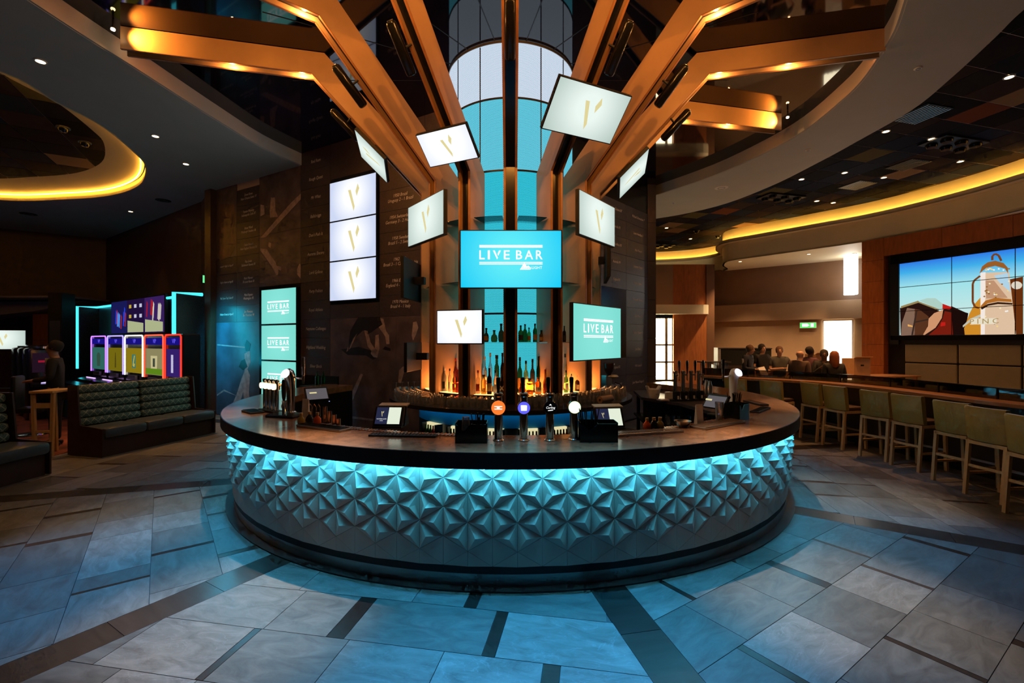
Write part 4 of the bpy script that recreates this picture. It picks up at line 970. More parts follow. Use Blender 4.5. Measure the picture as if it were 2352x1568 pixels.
BOT = [  # u, top v, row, radius px, colour, shape, label, cap, description
 ('u', 975, 762, 8, 'green', 'std', 'tan', 'dark', 'green bottle with a tan label at the left end of the glass shelf'), ('u', 986, 750, 6, 'green', 'slim', None, 'dark', 'slim green bottle at the left end of the glass shelf, nearest the rib'),
 ('u', 1117, 753, 8, 'brown', 'round', 'tan', 'dark', 'squat brown bottle on the glass shelf beside the small white screen'), ('u', 1135, 759, 10, 'olive', 'round', None, 'dark', 'wide olive decanter on the glass shelf'), ('u', 1151, 743, 9, 'brown', 'round', None, 'dark', 'tall necked round brown bottle on the glass shelf next to the central rib'),
 ('u', 1196, 747, 8, 'green', 'std', 'black', 'dark', 'first green bottle right of the central rib on the glass shelf'), ('u', 1206, 744, 7, 'green', 'std', None, 'dark', 'second green bottle right of the central rib on the glass shelf'), ('u', 1215, 752, 6, 'lgreen', 'std', 'tan', 'dark', 'bright green bottle with tan label on the glass shelf'),
 ('u', 1229, 743, 7, 'green', 'tall', 'tan', 'dark', 'tall green bottle with a tan label on the glass shelf'), ('u', 1243, 760, 7, 'amber', 'std', 'tan', 'dark', 'short amber bottle with a cream label on the glass shelf'), ('u', 1257, 744, 7, 'brown', 'tall', 'cream', 'dark', 'tall dark brown bottle with cream label on the glass shelf'), ('u', 1296, 748, 6, 'dark', 'std', 'black', 'dark', 'square black bottle on the glass shelf at the right'),
 ('f', 984, 866, 7, 'dark', 'round', None, 'dark', 'dark round bottle on the amber shelf at the far left'), ('f', 1021, 846, 6, 'clear', 'tall', 'black', 'white', 'clear bottle with a black label on the amber shelf'), ('f', 1033, 846, 5, 'clear', 'tall', 'white', 'dark', 'clear bottle with white label next to the black labelled one'), ('f', 1043, 852, 5, 'amber', 'std', 'redl', 'red', 'amber bottle with a red label on the amber shelf'), ('f', 1051, 848, 6, 'red', 'std', 'redl', 'red', 'red labelled bottle in the amber bay left of centre'), ('b', 1047, 822, 6, 'red', 'std', None, 'red', 'dark red bottle standing behind on the amber shelf'),
 ('f', 1098, 850, 6, 'clear', 'std', 'redl', 'red', 'clear bottle with red cap on the amber shelf left of centre'), ('f', 1111, 860, 8, 'gold', 'jar', None, 'gold', 'stubby golden jar bottle on the amber shelf'), ('f', 1124, 845, 7, 'dark', 'std', 'tan', 'dark', 'black faceted bottle on the amber shelf'), ('f', 1138, 850, 6, 'clear', 'std', 'white', 'dark', 'clear bottle with dark cap on the amber shelf'), ('f', 1153, 860, 7, 'dark', 'std', 'black', 'dark', 'dark bottle with a big pale X on its label'),
 ('b', 1113, 818, 7, 'clear', 'std', 'white', 'white', 'clear vodka bottle in the back row left of centre'), ('b', 1126, 810, 6, 'clear', 'tall', None, 'white', 'tall clear bottle in the back row left of centre'), ('b', 1141, 815, 7, 'olive', 'jar', 'tan', 'dark', 'square olive bottle in the back row left of centre'), ('b', 1154, 810, 6, 'dark', 'tall', None, 'dark', 'tall black bottle in the back row next to the central rib'),
 ('f', 1199, 868, 9, 'amber', 'jar', 'redl', 'dark', 'wide amber rum bottle right of the central rib'), ('f', 1217, 868, 10, 'amber', 'jar', None, 'gold', 'clear topped amber jar bottle on the amber shelf'), ('f', 1236, 866, 9, 'amber', 'jar', 'cream', 'gold', 'amber bottle with the number 1881 on its label'), ('f', 1252, 848, 6, 'amber', 'slim', 'redl', 'red', 'slender amber bottle with a red label near the right rib'),
 ('b', 1194, 820, 7, 'green', 'std', 'tan', 'dark', 'green bottle in the back row right of centre'), ('b', 1208, 828, 7, 'gold', 'std', 'cream', 'dark', 'pale gold bottle with cream label in the back row right of centre'), ('b', 1223, 824, 7, 'brown', 'std', 'black', 'dark', 'brown bottle with a black label and pourer in the back row'), ('b', 1237, 818, 7, 'green', 'tall', 'cream', 'dark', 'green bottle with a cream label in the back row near the right rib'),
 ('b', 1298, 812, 6, 'clear', 'tall', 'white', 'dark', 'tall clear bottle in the bay right of the second rib'), ('f', 1300, 850, 6, 'lgreen', 'std', 'white', 'dark', 'light green bottle in the bay right of the second rib'), ('f', 1312, 858, 6, 'clear', 'std', 'black', 'white', 'white and black labelled bottle in the bay right of the second rib'), ('b', 1313, 830, 6, 'dark', 'std', None, 'dark', 'dark bottle in the back row of the right hand bay'), ('f', 1327, 862, 8, 'brown', 'std', 'cream', 'dark', 'brown bottle with a slanted pale label in the right hand bay'), ('f', 1361, 840, 5, 'gold', 'tall', 'black', 'dark', 'single bottle in the last lit bay on the right')]
for row, u, vt, rp, col, shp, lab, cap, desc in BOT:
    r = {'u': 1.15, 'f': 1.26, 'b': 1.08}[row]; th, p = bar_pt(u, r); zb = 1.864 if row == 'u' else 1.182
    ztop = EYE + (784 - vt) / F * p.y; h = max(.16, ztop - zb); p.z = zb
    t = bottle(p, th, h, rp / F * p.y * (.72 if row == 'u' else .82), col, shp, desc, lab, cap, group='bottles on the back bar shelves')
    if '1881' in desc: text('1881', LBL['black'], .05, (0, -rp / F * p.y * .97, h * .3), parent=t)
    if 'big pale X' in desc: text('X', LBL['white'], .12, (0, -rp / F * p.y * .97, h * .3), parent=t)

# ---------------------------------------------------------------- glasses set out on the back bar
gl_prof = [(.026, 0.110), (.027, .112), (.0, .112)]
tumbler = MB().lathe([(.037, 0.0), (.034, .05), (.029, .104), (.026, .110), (.0, .110)], 10).mesh('tumbler', M_GLASS, True)
half = MB().lathe([(.040, 0.0), (.039, .06), (.030, .12), (.027, .142), (.0, .142)], 10).mesh('half_pint', M_GLASS, True)
def glass(me, th, r, lab, grp):
    o = link('glass_tumbler', me, None, pol(th, r, 1.0605), (0, 0, R(random.uniform(0, 90)))); tag(o, lab, 'glass', grp)
CL = [(-88, -36, (1.47, 1.56, 1.65, 1.74), tumbler, 'upturned tumbler in the long packed row at the left of the back bar', 'tumblers at the left of the back bar'),
      (-31, -5, (1.47, 1.56, 1.65), tumbler, 'upturned tumbler in the packed block left of the central rib', 'tumblers left of the central rib'),
      (5, 27, (1.47, 1.56, 1.65), half, 'upturned tumbler in the packed block behind the lit beer taps', 'tumblers behind the beer taps'),
      (33, 58, (1.47, 1.57), half, 'upturned tall glass in the short row beneath the teal screen', 'tall glasses beneath the teal screen'),
      (60, 80, (1.47, 1.56, 1.65, 1.74), half, 'upturned tall glass in the black tray beside the coffee grinder', 'tall glasses beside the grinder')]
for a0, a1, rs, me, lab, grp in CL:
    for i, r in enumerate(rs):
        st = math.degrees(0.084 / r); a = a0 + (st / 2 if i % 2 else 0)
        while a < a1: glass(me, a, r, lab, grp); a += st
tr = tag(MB().ring(1.43, 1.79, 1.0602, 1.0604, 59, 81, 10).obj('glass_tray', M_BLACKG), 'thin black tray under the tall glasses beside the grinder', 'tray')
wine = MB().lathe([(.0, .0), (.034, .002), (.036, .03), (.026, .075), (.006, .092), (.005, .165), (.034, .171), (.0, .173)], 12).mesh('wine_glass', M_GLASS, True)
for i, (u, r) in enumerate(((914, 1.84), (924, 1.72), (938, 1.60), (950, 1.50), (960, 1.44))):
    o = link('wine_glass', wine, None, pol(-93 + i * 1.5, 1.45 + i * .085, 1.0605)); tag(o, 'upturned stemmed wine glass at the left end of the back bar', 'glass', 'wine glasses at the left end')
# paper roll and coffee grinder
p = pol(47, 1.70, 1.0605 + .045); t = thing('paper_roll', p, 47, 'brown paper roll lying on the glasses under the teal screen', 'paper roll')
t.location.z = 1.0605 + 0.05; MB().cyl((-.14, -.02, 0), (.14, -.02, 0), .045, n=18).obj('paper', mat('kraft', (0.42, 0.27, 0.18), .7, var=.1), t, True); MB().cyl((-.142, -.02, 0), (.142, -.02, 0), .014, n=12).obj('core_tube', M_DARKWOOD, t)
p = pol(91, 1.56, 1.0605); t = thing('coffee_grinder', p, 40, 'coffee grinder with a dark bean hopper at the right end of the back bar', 'grinder')
MB().bbox((0, 0, .015), (.18, .24, .03), .006).obj('base', M_STEEL, t); MB().bbox((0, .05, .15), (.13, .13, .26), .02).obj('body', M_STEEL, t)
MB().lathe([(.03, .28), (.075, .36), (.09, .46), (.085, .47), (.0, .472)], 16).obj('hopper', mat('bean_hopper', (0.035, 0.015, 0.008), .15), t, True)
MB().lathe([(.0, 0), (.06, .004), (.085, .03), (.06, .056), (0, .06)], 16, (.11, 0, .22)).obj('side_dial', M_WHITEP, t, True); MB().tube([(.10, -.04, .16), (.16, -.10, .13), (.2, -.14, .06)], .008).obj('lever', M_BLACK, t)

# ---------------------------------------------------------------- beer taps at the front of the bar
FACE = {'orange': (emis('badge_orange', (1.0, 0.20, 0.03), 1.1), 'lines'), 'blue': (emis('badge_blue', (0.12, 0.12, 0.9), 1.1), 'square'), 'black': (mat('badge_black', (.01, .01, .01), .3), 'name'), 'green': (emis('badge_green', (0.75, 1.0, 0.55), 1.6), 'glow')}
def beer_tap(u, v, style, label):
    t = thing('beer_tap', onbar(u, v), 0, label, 'beer tap', 'lit beer taps on the front of the bar')
    MB().lathe([(0, 0), (.046, 0), (.046, .008), (.036, .016), (.035, .02)], 20).obj('base_flange', M_CHROME, t, True)
    MB().lathe([(.034, .016), (.034, .36), (.038, .365), (.038, .385), (.03, .395), (0, .397)], 20).obj('tower', M_CHROME, t, True)
    fm, st = FACE[style]
    b = MB().cyl((0, -.034, .275), (0, -.052, .275), .057, n=28).obj('badge_rim', M_CHROME if style != 'orange' else FACE['orange'][0], t)
    MB().cyl((0, -.0522, .275), (0, -.0535, .275), .050, n=28).obj('badge_face', fm, b)
    y = -.0538
    if st == 'lines':
        MB().slabxz([(-.034, .29), (.034, .29), (.03, .283), (-.03, .283)], y - .001, y).slabxz([(-.012, .281), (.012, .281), (.012, .272), (-.012, .272)], y - .001, y).slabxz([(-.034, .27), (.034, .27), (.03, .262), (-.03, .262)], y - .001, y).obj('badge_print', M_WHITE_E, b)
    elif st == 'square': MB().slabxz([(-.024, .252), (.024, .252), (.026, .294), (.016, .298), (-.026, .298)], y - .001, y).obj('badge_print', M_WHITE_E, b)
    elif st == 'name':
        text('CARLING', M_WHITE_E, .026, (0, y, .277), parent=b, name='badge_print'); MB().slabxz([(-.012, .296), (.012, .296), (0, .308)], y - .001, y).slabxz([(-.02, .256), (.022, .262), (.022, .255), (-.02, .25)], y - .001, y).obj('badge_print', M_WHITE_E, b)
    else: MB().cyl((0, y, .275), (0, y - .001, .275), .040, n=24).obj('badge_print', emis('badge_core', (1, 1, .9), 1.6), b)
    # tap and handle on the server's side
    MB().cyl((0, .03, .35), (0, .12, .35), .013, n=10).obj('spout_arm', M_CHROME, t); MB().cyl((0, .12, .36), (0, .12, .26), .014, .010, n=10).obj('spout', M_CHROME, t)
    MB().lathe([(.010, .36), (.016, .38), (.012, .40), (.016, .44), (.019, .50), (.014, .512), (0, .514)], 12, (-.005, .11, 0)).obj('handle', M_BLACKG, t, True)
beer_tap(1145, 1011, 'orange', 'beer tap with an orange glowing badge'); beer_tap(1203, 1011, 'blue', 'beer tap with a blue and white badge')
beer_tap(1263, 1011, 'black', 'beer tap with a black badge'); beer_tap(1318, 1009, 'green', 'beer tap with a bright green white badge')
# black bar caddies
def caddy(u, v, rz, label, wd=.25, hgt=.16, items=4, front=None):
    t = thing('bar_caddy', onbar(u, v), rz, label, 'caddy')
    tk = .006; d = .16
    for x in (-wd / 2, wd / 2): MB().box((x, 0, hgt / 2), (tk, d, hgt)).obj('side_wall', M_BLACKG, t)
    MB().box((0, d / 2, hgt / 2), (wd, tk, hgt)).obj('back_wall', M_BLACKG, t); MB().box((0, 0, .003), (wd, d, tk)).obj('bottom', M_BLACKG, t); MB().box((0, 0, hgt * .45), (tk, d, hgt * .9)).obj('divider', M_BLACKG, t)
    n = 14; pts = [(-wd / 2, 0)] + [(-wd / 2, hgt * .95)] + [(-wd / 2 + wd * i / n, hgt * (.95 - .33 * max(0, math.sin(i / n * 2 * math.pi)) ** 2)) for i in range(1, n)] + [(wd / 2, hgt * .95), (wd / 2, 0)]
    MB().slabxz(pts, -d / 2 - tk / 2, -d / 2 + tk / 2).obj('front_wall', front or M_BLACKG, t)
    return t
c1 = caddy(1084, 1013, 0, 'black bar caddy with napkins left of the lit beer taps'); c2 = caddy(1372, 1011, 0, 'black bar caddy with straws right of the lit beer taps', wd=.30)
def upright_glass(u, v, label, h=.15, r=.04, z=None):
    p = onbar(u, v); o = MB().lathe([(0, .004), (r * .75, .0), (r, h), (r * .95, h), (r * .7, .01), (0, .012)], 16).obj('pint_glass', M_GLASS, None, True, loc=p); return tag(o, label, 'glass')
def straws(t, wd, n, h0, x0=0, y0=0, m=None, spread=.05):
    for i in range(n):
        a = random.uniform(-1, 1); MB().cyl((x0 + a * spread, y0 + random.uniform(-.03, .03), .03), (x0 + a * spread * 1.8, y0 + random.uniform(-.05, .05), h0 + random.uniform(-.02, .02)), .004, n=6).obj('straw', m or M_BLACK, t)
straws(c2, .3, 14, .25, -.07); straws(c1, .25, 10, .22, .06)
p = onbar(1084, 1013) + Vector((-.05, .0, .09)); tag(MB().lathe([(.036, .0), (.03, .11), (.0, .112)], 16).obj('upturned_glass', M_GLASS, None, True, loc=p), 'upturned glass standing in the left black caddy', 'glass')
# mats and trays
def mat_tray(pa, pb, wd, th, label, m, rim=None, name='bar_mat'):
    a = onbar(*pa); b = onbar(*pb); d = b - a; t = thing(name, (a + b) / 2, math.degrees(math.atan2(d.y, d.x)), label, 'tray' if rim else 'mat')
    MB().bbox((0, 0, th / 2), (d.length, wd, th), th * .3).obj('base', rim or m, t)
    if rim:
        MB().box((0, 0, th + .0015), (d.length - .02, wd - .02, .003)).obj('inlay', m, t)
    n = int(d.length / .03)
    for k in range(min(n, 40)):
        MB().box((-d.length / 2 + .02 + (d.length - .04) * k / max(1, min(n, 40) - 1), 0, th + .004), (.006, wd - .03, .004)).obj('rib', m, t)
    return t
M_RUB = mat('black_rubber', (.012, .010, .010), .6); M_TRAYW = mat('tray_brown', (0.20, 0.12, 0.075), .35, var=.2)
mat_tray((850, 1000), (1003, 1003), .09, .018, 'long black rubber bar mat left of the caddy', M_RUB)
mat_tray((1414, 1000), (1562, 990), .12, .022, 'long steel edged drip tray right of the beer taps', M_TRAYW, M_STEEL, 'drip_tray')
mat_tray((1602, 985), (1694, 968), .17, .022, 'steel edged drip tray in front of the teal caddy', M_TRAYW, M_STEEL, 'drip_tray')
mat_tray((694, 977), (794, 990), .14, .022, 'steel edged drip tray under the copper measures', M_BLACKG, M_STEEL, 'drip_tray')
mat_tray((570, 944), (592, 950), .15, .022, 'small black tray left of the tap bank', M_BLACKG, M_RUB, 'drip_tray')
mat_tray((626, 955), (688, 958), .22, .03, 'black drip tray under the tall chrome fountain', M_BLACKG, M_RUB, 'drip_tray')
mat_tray((1716, 922), (1756, 932), .12, .022, 'small brown tray behind the white fountain on the right', M_TRAYW, M_RUB, 'drip_tray')
mat_tray((1732, 948), (1760, 937), .10, .018, 'small black mat near the right end of the bar', M_RUB)
# inner drip rails
for a0, a1, lb in ((-33, -6, 'slatted steel drip rail along the inner edge left of the taps'), (22, 40, 'slatted steel drip rail along the inner edge right of the taps')):
    t = thing('drip_rail', (CX, CY, ZC), 0, lb, 'drip rail')
    MB().ring(3.245, 3.315, .0, .006, a0, a1, 30, (0, 0)).obj('rail_base', M_STEEL, t)
    n = int((a1 - a0) / .6)
    for i in range(n): MB().box((0, -3.28, .009), (.012, .06, .006)).obj('slat', M_COPPER if i % 3 else M_STEEL, t, rot=(0, 0, R(a0 + (i + .5) * .6)))
# till displays with the house menu
def menu_screen(u, v, rz, label, wd=.28, ht=.19, mirror=False):
    p = onbar(u, v); p = p + Vector((0, 0.10, 0)); t = thing('menu_display', p, rz, label, 'display')
    MB().bbox((0, .05, .01), (wd, .2, .02), .005).obj('foot', M_BLACK, t)
    tl = R(-28); rot = (tl, 0, 0); c = (0, 0, .112)
    MB().bbox((0, .012, 0), (wd, .022, ht), .006).obj('display_body', M_BLACK, t, loc=c, rot=rot)
    MB().box((-wd * .21, -.001, 0), (wd * .42, .003, ht * .86)).obj('navy_page', emis('menu_navy', srgb('2b2f4d'), .8), t, loc=c, rot=rot)
    MB().box((wd * .21, -.001, 0), (wd * .42, .003, ht * .86)).obj('white_page', emis('menu_white', srgb('e8f2dc'), .95), t, loc=c, rot=rot)
    g = MB(); g.slabxz([(-wd * .25, .04), (-wd * .225, .04), (-wd * .20, -.005), (-wd * .205, -.012)], -.0045, -.003).slabxz([(-wd * .195, .035), (-wd * .165, .045), (-wd * .17, .03), (-wd * .185, .022)], -.0045, -.003); g.obj('gold_mark', M_GOLD_E, t, loc=c, rot=rot)
    for key, z, sz in (('VICTORIA GATE', -.035, .013), ('CASINO', -.052, .009)):
        q = Vector((-wd * .21, -.0045, z)); q.rotate(Matrix.Rotation(tl, 3, 'X')); text(key, M_WHITE_E, sz, Vector(c) + q, parent=t, tilt=-28)
    MB().box((0.02, .115, .20), (wd * 1.0, .10, .012), rx=8).obj('wooden_top', M_WOODL, t)
    MB().slabyz([(.02, .01), (.16, .01), (.115, .19), (.09, .19)], wd * .5, wd * .5 + .01).obj('side_plate', M_BLACK, t)
menu_screen(885, 986, -4, 'tilted menu display left of the black caddy'); menu_screen(1405, 990, 8, 'tilted menu display right of the black caddy')

# ---------------------------------------------------------------- tall fountains with tap arm, left and right
def fountain(u, v, rz, label, body, h, arm=1):
    t = thing('beer_fountain', onbar(u, v), rz, label, 'beer tap')
    prof = []
    pts = [(0, 0, 0), (0, 0, .05), (0, 0, h * .5), (0, -.005, h * .72), (0, -.02, h * .85), (0, -.04, h * .95), (0, -.05, h)]
    MB().tube(pts, [.05, .042, .046, .052, .062, .060, .035], 18).obj('body', body, t, True)
    MB().lathe([(0, 0), (.06, .002), (.066, .016), (.05, .03), (0, .034)], 18, (0, 0, 0)).obj('foot', M_CHROME, t, True)
    MB().lathe([(0, .0), (.05, .006), (.056, .02), (.04, .034), (0, .04)], 18).obj('lens', emis('fountain_lens', (0.85, 0.85, 1.0), 1.6), t, True, loc=(0, -.065, h * .90), rot=(R(60), 0, 0))
    MB().tube([(arm * .04, 0, h * .84), (arm * .10, .01, h * .80), (arm * .17, .01, h * .80)], .012, 10).obj('spout_arm', M_CHROME, t, True)
    MB().cyl((arm * .17, .01, h * .86), (arm * .17, .01, h * .68), .016, .010, n=12).obj('spout', M_CHROME, t)
    MB().lathe([(.012, h * .86), (.016, h * .92), (.013, h * .95), (.018, h * 1.05), (.018, h * 1.28), (0, h * 1.29)], 12, (arm * .17, .01, 0)).obj('handle', M_STEEL if arm > 0 else M_BLACKG, t, True)
    return t
fountain(668, 950, -20, 'tall chrome beer fountain with a glowing head on the left of the bar', M_CHROME, .50, 1)
fountain(1684, 930, 25, 'tall white beer fountain with a glowing head on the right of the bar', M_WHITEP, .46, -1)
t = thing('hand_pump', onbar(652, 958), -20, 'black handled hand pump in front of the chrome fountain', 'beer pump')
MB().lathe([(0, 0), (.03, 0), (.03, .02), (.018, .04), (.018, .16), (.022, .18), (0, .185)], 14).obj('pump_body', M_CHROME, t, True); MB().lathe([(.012, .18), (.02, .22), (.026, .32), (.018, .40), (0, .41)], 14).obj('handle', M_BLACK, t, True)
# bank of four chrome pipes with lit lenses
t = thing('tap_bank', onbar(622, 945), -38, 'bank of four chrome beer pipes with glowing lenses', 'beer tap')
MB().bbox((0, 0, .012), (.40, .12, .024), .006).obj('base', M_BLACK, t)
for k in range(4):
    x = -.15 + k * .10
    pp = MB().tube([(x, 0, .02), (x, 0, .36)], .022, 14).obj('pipe', M_CHROME, t, True); MB().lathe([(.024, .35), (.026, .36), (.026, .375), (0, .38)], 14, (x, 0, 0)).obj('pipe_cap', M_CHROME, pp, True)
    MB().lathe([(0, -.008), (.036, 0), (.034, .02), (0, .03)], 16).obj('lens', emis('pipe_lens', (1.0, 0.80, 0.50), 2.2), pp, True, loc=(x, -.03, .30), rot=(R(90), 0, 0)); MB().cyl((x, .02, .31), (x, .12, .31), .010, n=8).obj('spout_arm', M_CHROME, pp); MB().cyl((x, .12, .32), (x, .12, .24), .012, n=8).obj('spout', M_CHROME, pp)
# little syrup bottles, menu card, measures
SYR = {'orange': mat('syrup_orange', (0.75, 0.12, 0.02), .15), 'black': mat('syrup_black', (0.01, 0.008, 0.008), .1), 'yellow': mat('syrup_yellow', (0.35, 0.25, 0.05), .12)}
def syrup(u, v, c, label):
    t = thing('syrup_bottle', onbar(u, v), 0, label, 'bottle')
    MB().lathe([(0, 0), (.034, 0), (.038, .02), (.032, .05), (.014, .072), (.013, .082)], 14).obj('glass_body', SYR[c], t, True); MB().cyl((0, 0, .08), (0, 0, .105), .016, n=12).obj('cork', M_WOODL, t)
syrup(692, 972, 'yellow', 'small yellow syrup bottle beside the menu card on the left'); syrup(711, 969, 'black', 'small black syrup bottle on the left of the bar'); syrup(729, 971, 'orange', 'small orange syrup bottle next to the copper measures')
syrup(1486, 985, 'orange', 'small orange syrup bottle behind the long drip tray'); syrup(1502, 984, 'black', 'small black syrup bottle between two others behind the long drip tray'); syrup(1516, 983, 'yellow', 'small yellow syrup bottle behind the long drip tray')
for i, (u, v, h, d) in enumerate(((747, 975, .15, 'tallest'), (757, 978, .115, 'second tallest'), (768, 981, .09, 'second shortest'), (777, 982, .055, 'shortest'))):
    o = MB().lathe([(0, .002), (.022, 0), (.022, h), (.019, h), (.018, .01), (0, .012)], 16).obj('spirit_measure', M_COPPER, None, True, loc=onbar(u, v) + Vector((0, 0, .028))); tag(o, '%s copper spirit measure of the row of four' % d, 'measure', 'copper measures')
def card(u, v, rz, h, w_, label, m=None):
    t = thing('menu_card', onbar(u, v), rz, label, 'card')
    MB().slabyz([(-.02, 0), (.03, 0), (.005, h), (.0, h)], -w_ / 2, w_ / 2).obj('card', m or M_CARD, t); MB().box((0, .005, .004), (w_ + .01, .06, .008)).obj('foot', M_WOODL, t)
card(702, 965, -15, .22, .075, 'tall pale menu card beside the syrup bottles on the left')
card(1606, 975, 20, .20, .08, 'tall white menu card at the well on the right')
t = thing('wire_rack', onbar(722, 955), -10, 'small copper wire rack behind the syrup bottles', 'rack')
for x in (-.05, .0, .05): MB().tube([(x - .02, 0, 0), (x - .02, 0, .10), (x, 0, .13), (x + .02, 0, .10), (x + .02, 0, 0)], .004, 6).obj('wire', M_COPPER, t)
# left service station: dark cabinet, green bottles, till
q = at_y(733, 866, 9.0); t = thing('service_cabinet', (q.x, q.y, 0), -29, 'dark service cabinet behind the till on the left', 'cabinet')
MB().box((0, 0, .5), (.62, .45, 1.0)).obj('body', M_BLACK, t); MB().box((0, .2, 1.09), (.62, .04, .18)).obj('back_board', M_BLACK, t)
for x in (-.15, .15): MB().box((x, -.228, .5), (.28, .01, .9)).obj('door', M_BLACKG, t)
for i, x in enumerate((-.02, .12)):
    pp = Vector((q.x + x, q.y - .05 + x * -.3, 1.0)); bottle(pp, 0, .30, .035, 'green', 'std', ['green bottle standing left on the dark service cabinet', 'green bottle standing right on the dark service cabinet'][i], None, 'dark')
def till(u, v, y, rz, label, wd=.32, face=None, base=.012):
    p = at_y(u, v, y)
    if base > 1: p.z = base + .16
    t = thing('till', (p.x, p.y, p.z), rz, label, 'till')
    MB().bbox((0, .02, 0), (wd, .035, wd * .68), .008, rx=-38).obj('screen_casing', M_BLACK, t); MB().box((0, -.004, 0), (wd * .88, .004, wd * .56), rx=-38).obj('screen_face', face or emis('till_page', (0.12, 0.11, 0.12), .9), t)
    MB().box((-.06, -.028, .02), (wd * .3, .003, .02), rx=-38).obj('gold_print', M_GOLD_E, t); hs_ = p.z - base; MB().box((0, .10, -hs_ / 2), (.08, .05, hs_)).obj('stand', M_BLACK, t); MB().bbox((0, .1, -hs_ + .01), (.22, .2, .02), .006).obj('foot', M_BLACK, t)
    MB().box((wd * .45, -.10, -.11), (.012, .004, .006)).obj('power_light', emis('blue_dot', (.3, .4, 1), 3), t)
till(728, 904, 6.6, 38, 'till screen tilted back at the left service station')
till(1643, 926, 4.95, -62, 'till screen seen from the side on the right of the bar', .26, base=ZC + .001)
# right service station
st = thing('service_station', (0, 0, 0), 0, 'dark open fronted service station inside the right of the bar', 'cabinet')
pl = [(2.14, 7.53), (2.51, 6.83), (2.62, 5.95)] + [tuple(pol(a, 3.22)[:2]) for a in (66, 75, 85, 95, 105, 116)] + [(2.3, 8.6)]
MB().prism(pl, .905, .95).obj('worktop', mat('station_top', (0.06, 0.045, 0.045), .3, var=.2), st); MB().prism(pl, .08, .12).obj('bottom_shelf', M_BLACK, st); MB().prism([(x + .05, y) for x, y in pl[:3]] + pl[3:], .50, .53).obj('middle_shelf', M_BLACK, st)
for (x, y) in ((2.17, 7.53), (2.53, 6.85), (2.64, 6.0), (2.33, 8.5)): MB().box((x + .03, y, .46), (.05, .05, .89)).obj('post', M_BLACK, st)
MB().wallstrip([tuple(pol(a, 3.2)[:2]) for a in (66, 75, 85, 95, 105, 116)], .0, .9, .02).obj('back_panel', M_BLACK, st)
for i, (x, y) in enumerate(((2.60, 6.35), (2.66, 6.25), (2.62, 6.15), (2.70, 6.08), (2.72, 6.3), (2.78, 6.18))):
    bottle(Vector((x, y, .531)), 0, .30, .036, ('gold', 'brown', 'olive', 'amber', 'green', 'clear')[i], 'std', 'bottle with a %s on the shelf of the right service station' % ('gold body', 'brown body', 'olive body', 'amber body', 'green body', 'clear body')[i], 'cream', ('gold', 'red', 'dark', 'white', 'dark', 'dark')[i], group='bottles in the right service station')
for i in range(10):
    o = link('glass_tumbler', half, None, (2.42 + (i % 5) * .085 + .12, 7.45 - (i // 5) * .09 - (i % 5) * .01, .531)); tag(o, 'upturned glass on the shelf of the right service station', 'glass', 'glasses in the right service station')
# four taps standing on the station
t = thing('tap_row', (2.74, 7.12, .9505), 14, 'row of four black handled beer taps at the back right', 'beer tap')
MB().bbox((0, 0, .012), (.62, .14, .024), .005).obj('base', M_BLACK, t)
for k in range(4):
    x = -.21 + k * .14; pp = MB().lathe([(.03, .02), (.028, .42), (.034, .43), (.034, .46), (0, .47)], 14, (x, 0, 0)).obj('tower', M_CHROME, t, True)
    MB().cyl((x, 0, .40), (x - .02, -.13, .41), .011, n=8).obj('spout_arm', M_CHROME, pp); MB().cyl((x - .02, -.13, .43), (x - .02, -.13, .32), .013, .009, n=8).obj('spout', M_CHROME, pp); MB().lathe([(.010, .43), (.014, .5), (.02, .60), (.012, .63), (0, .635)], 10, (x - .02, -.13, 0)).obj('handle', M_BLACKG, pp, True)
    MB().bbox((x, -.03, .09), (.09, .09, .13), .02).obj('black_cover', M_BLACK, pp); MB().box((x, -.077, .06), (.03, .003, .05)).obj('price_ticket', M_CARD, pp)
t = thing('ice_bucket', (2.30, 7.40, .9505), 20, 'white ice bucket with flared handles on the service station', 'bucket')
MB().lathe([(0, 0), (.075, 0), (.085, .05), (.10, .15), (.104, .15), (.09, .05), (.078, .006), (0, .01)], 20, sx=1.1).obj('tub', M_WHITEP, t, True)
for s in (-1, 1): MB().slabxz([(s * .07, .14), (s * .118, .145), (s * .135, .20), (s * .12, .205), (s * .09, .165)], -.035, .035).obj('handle', M_WHITEP, t)
text('ICE', M_BLACK, .035, (0, -.098, .07), parent=t)
tag(MB().bbox((2.37, 7.10, .962), (.18, .13, .022), .004, rz=10).obj('menu_stack', mat('menu_pink', (.55, .42, .42), .5)), 'stack of pale menus beside the ice bucket', 'menus')
tag(MB().bbox((2.52, 7.28, 1.01), (.16, .03, .115), .004, rz=15).obj('napkin_box', M_WHITEP), 'white napkin holder left of the four taps', 'holder')
# right hand caddy and glass
c3 = caddy(1692, 962, 38, 'black caddy with a sky blue front and black stirrers', wd=.20, hgt=.17, front=mat('sky_blue_plastic', (0.06, 0.42, 0.70), .35)); straws(c3, .2, 16, .27, -.04)
upright_glass(1652, 968, 'empty straight glass beside the sky blue caddy', h=.20, r=.042)
for i, (u, v, lb) in enumerate(((1622, 905, 'first steel shaker behind the right station'), (1630, 908, 'second steel shaker behind the right station'))):
    p = at_z(u, v, ZC); o = MB().lathe([(0, 0), (.035, 0), (.042, .14), (.03, .18), (.022, .22), (0, .225)], 14).obj('cocktail_shaker', M_STEEL, None, True, loc=p); tag(o, lb, 'shaker')
o = MB().lathe([(0, .004), (.035, 0), (.065, .03), (.08, .06), (.078, .06), (.062, .03), (.033, .008), (0, .01)], 24, (0, 0, 0)).obj('steel_bowl', M_STEEL, None, True, loc=onbar(1568, 980)); tag(o, 'shallow steel bowl at the inner edge of the bar', 'bowl')
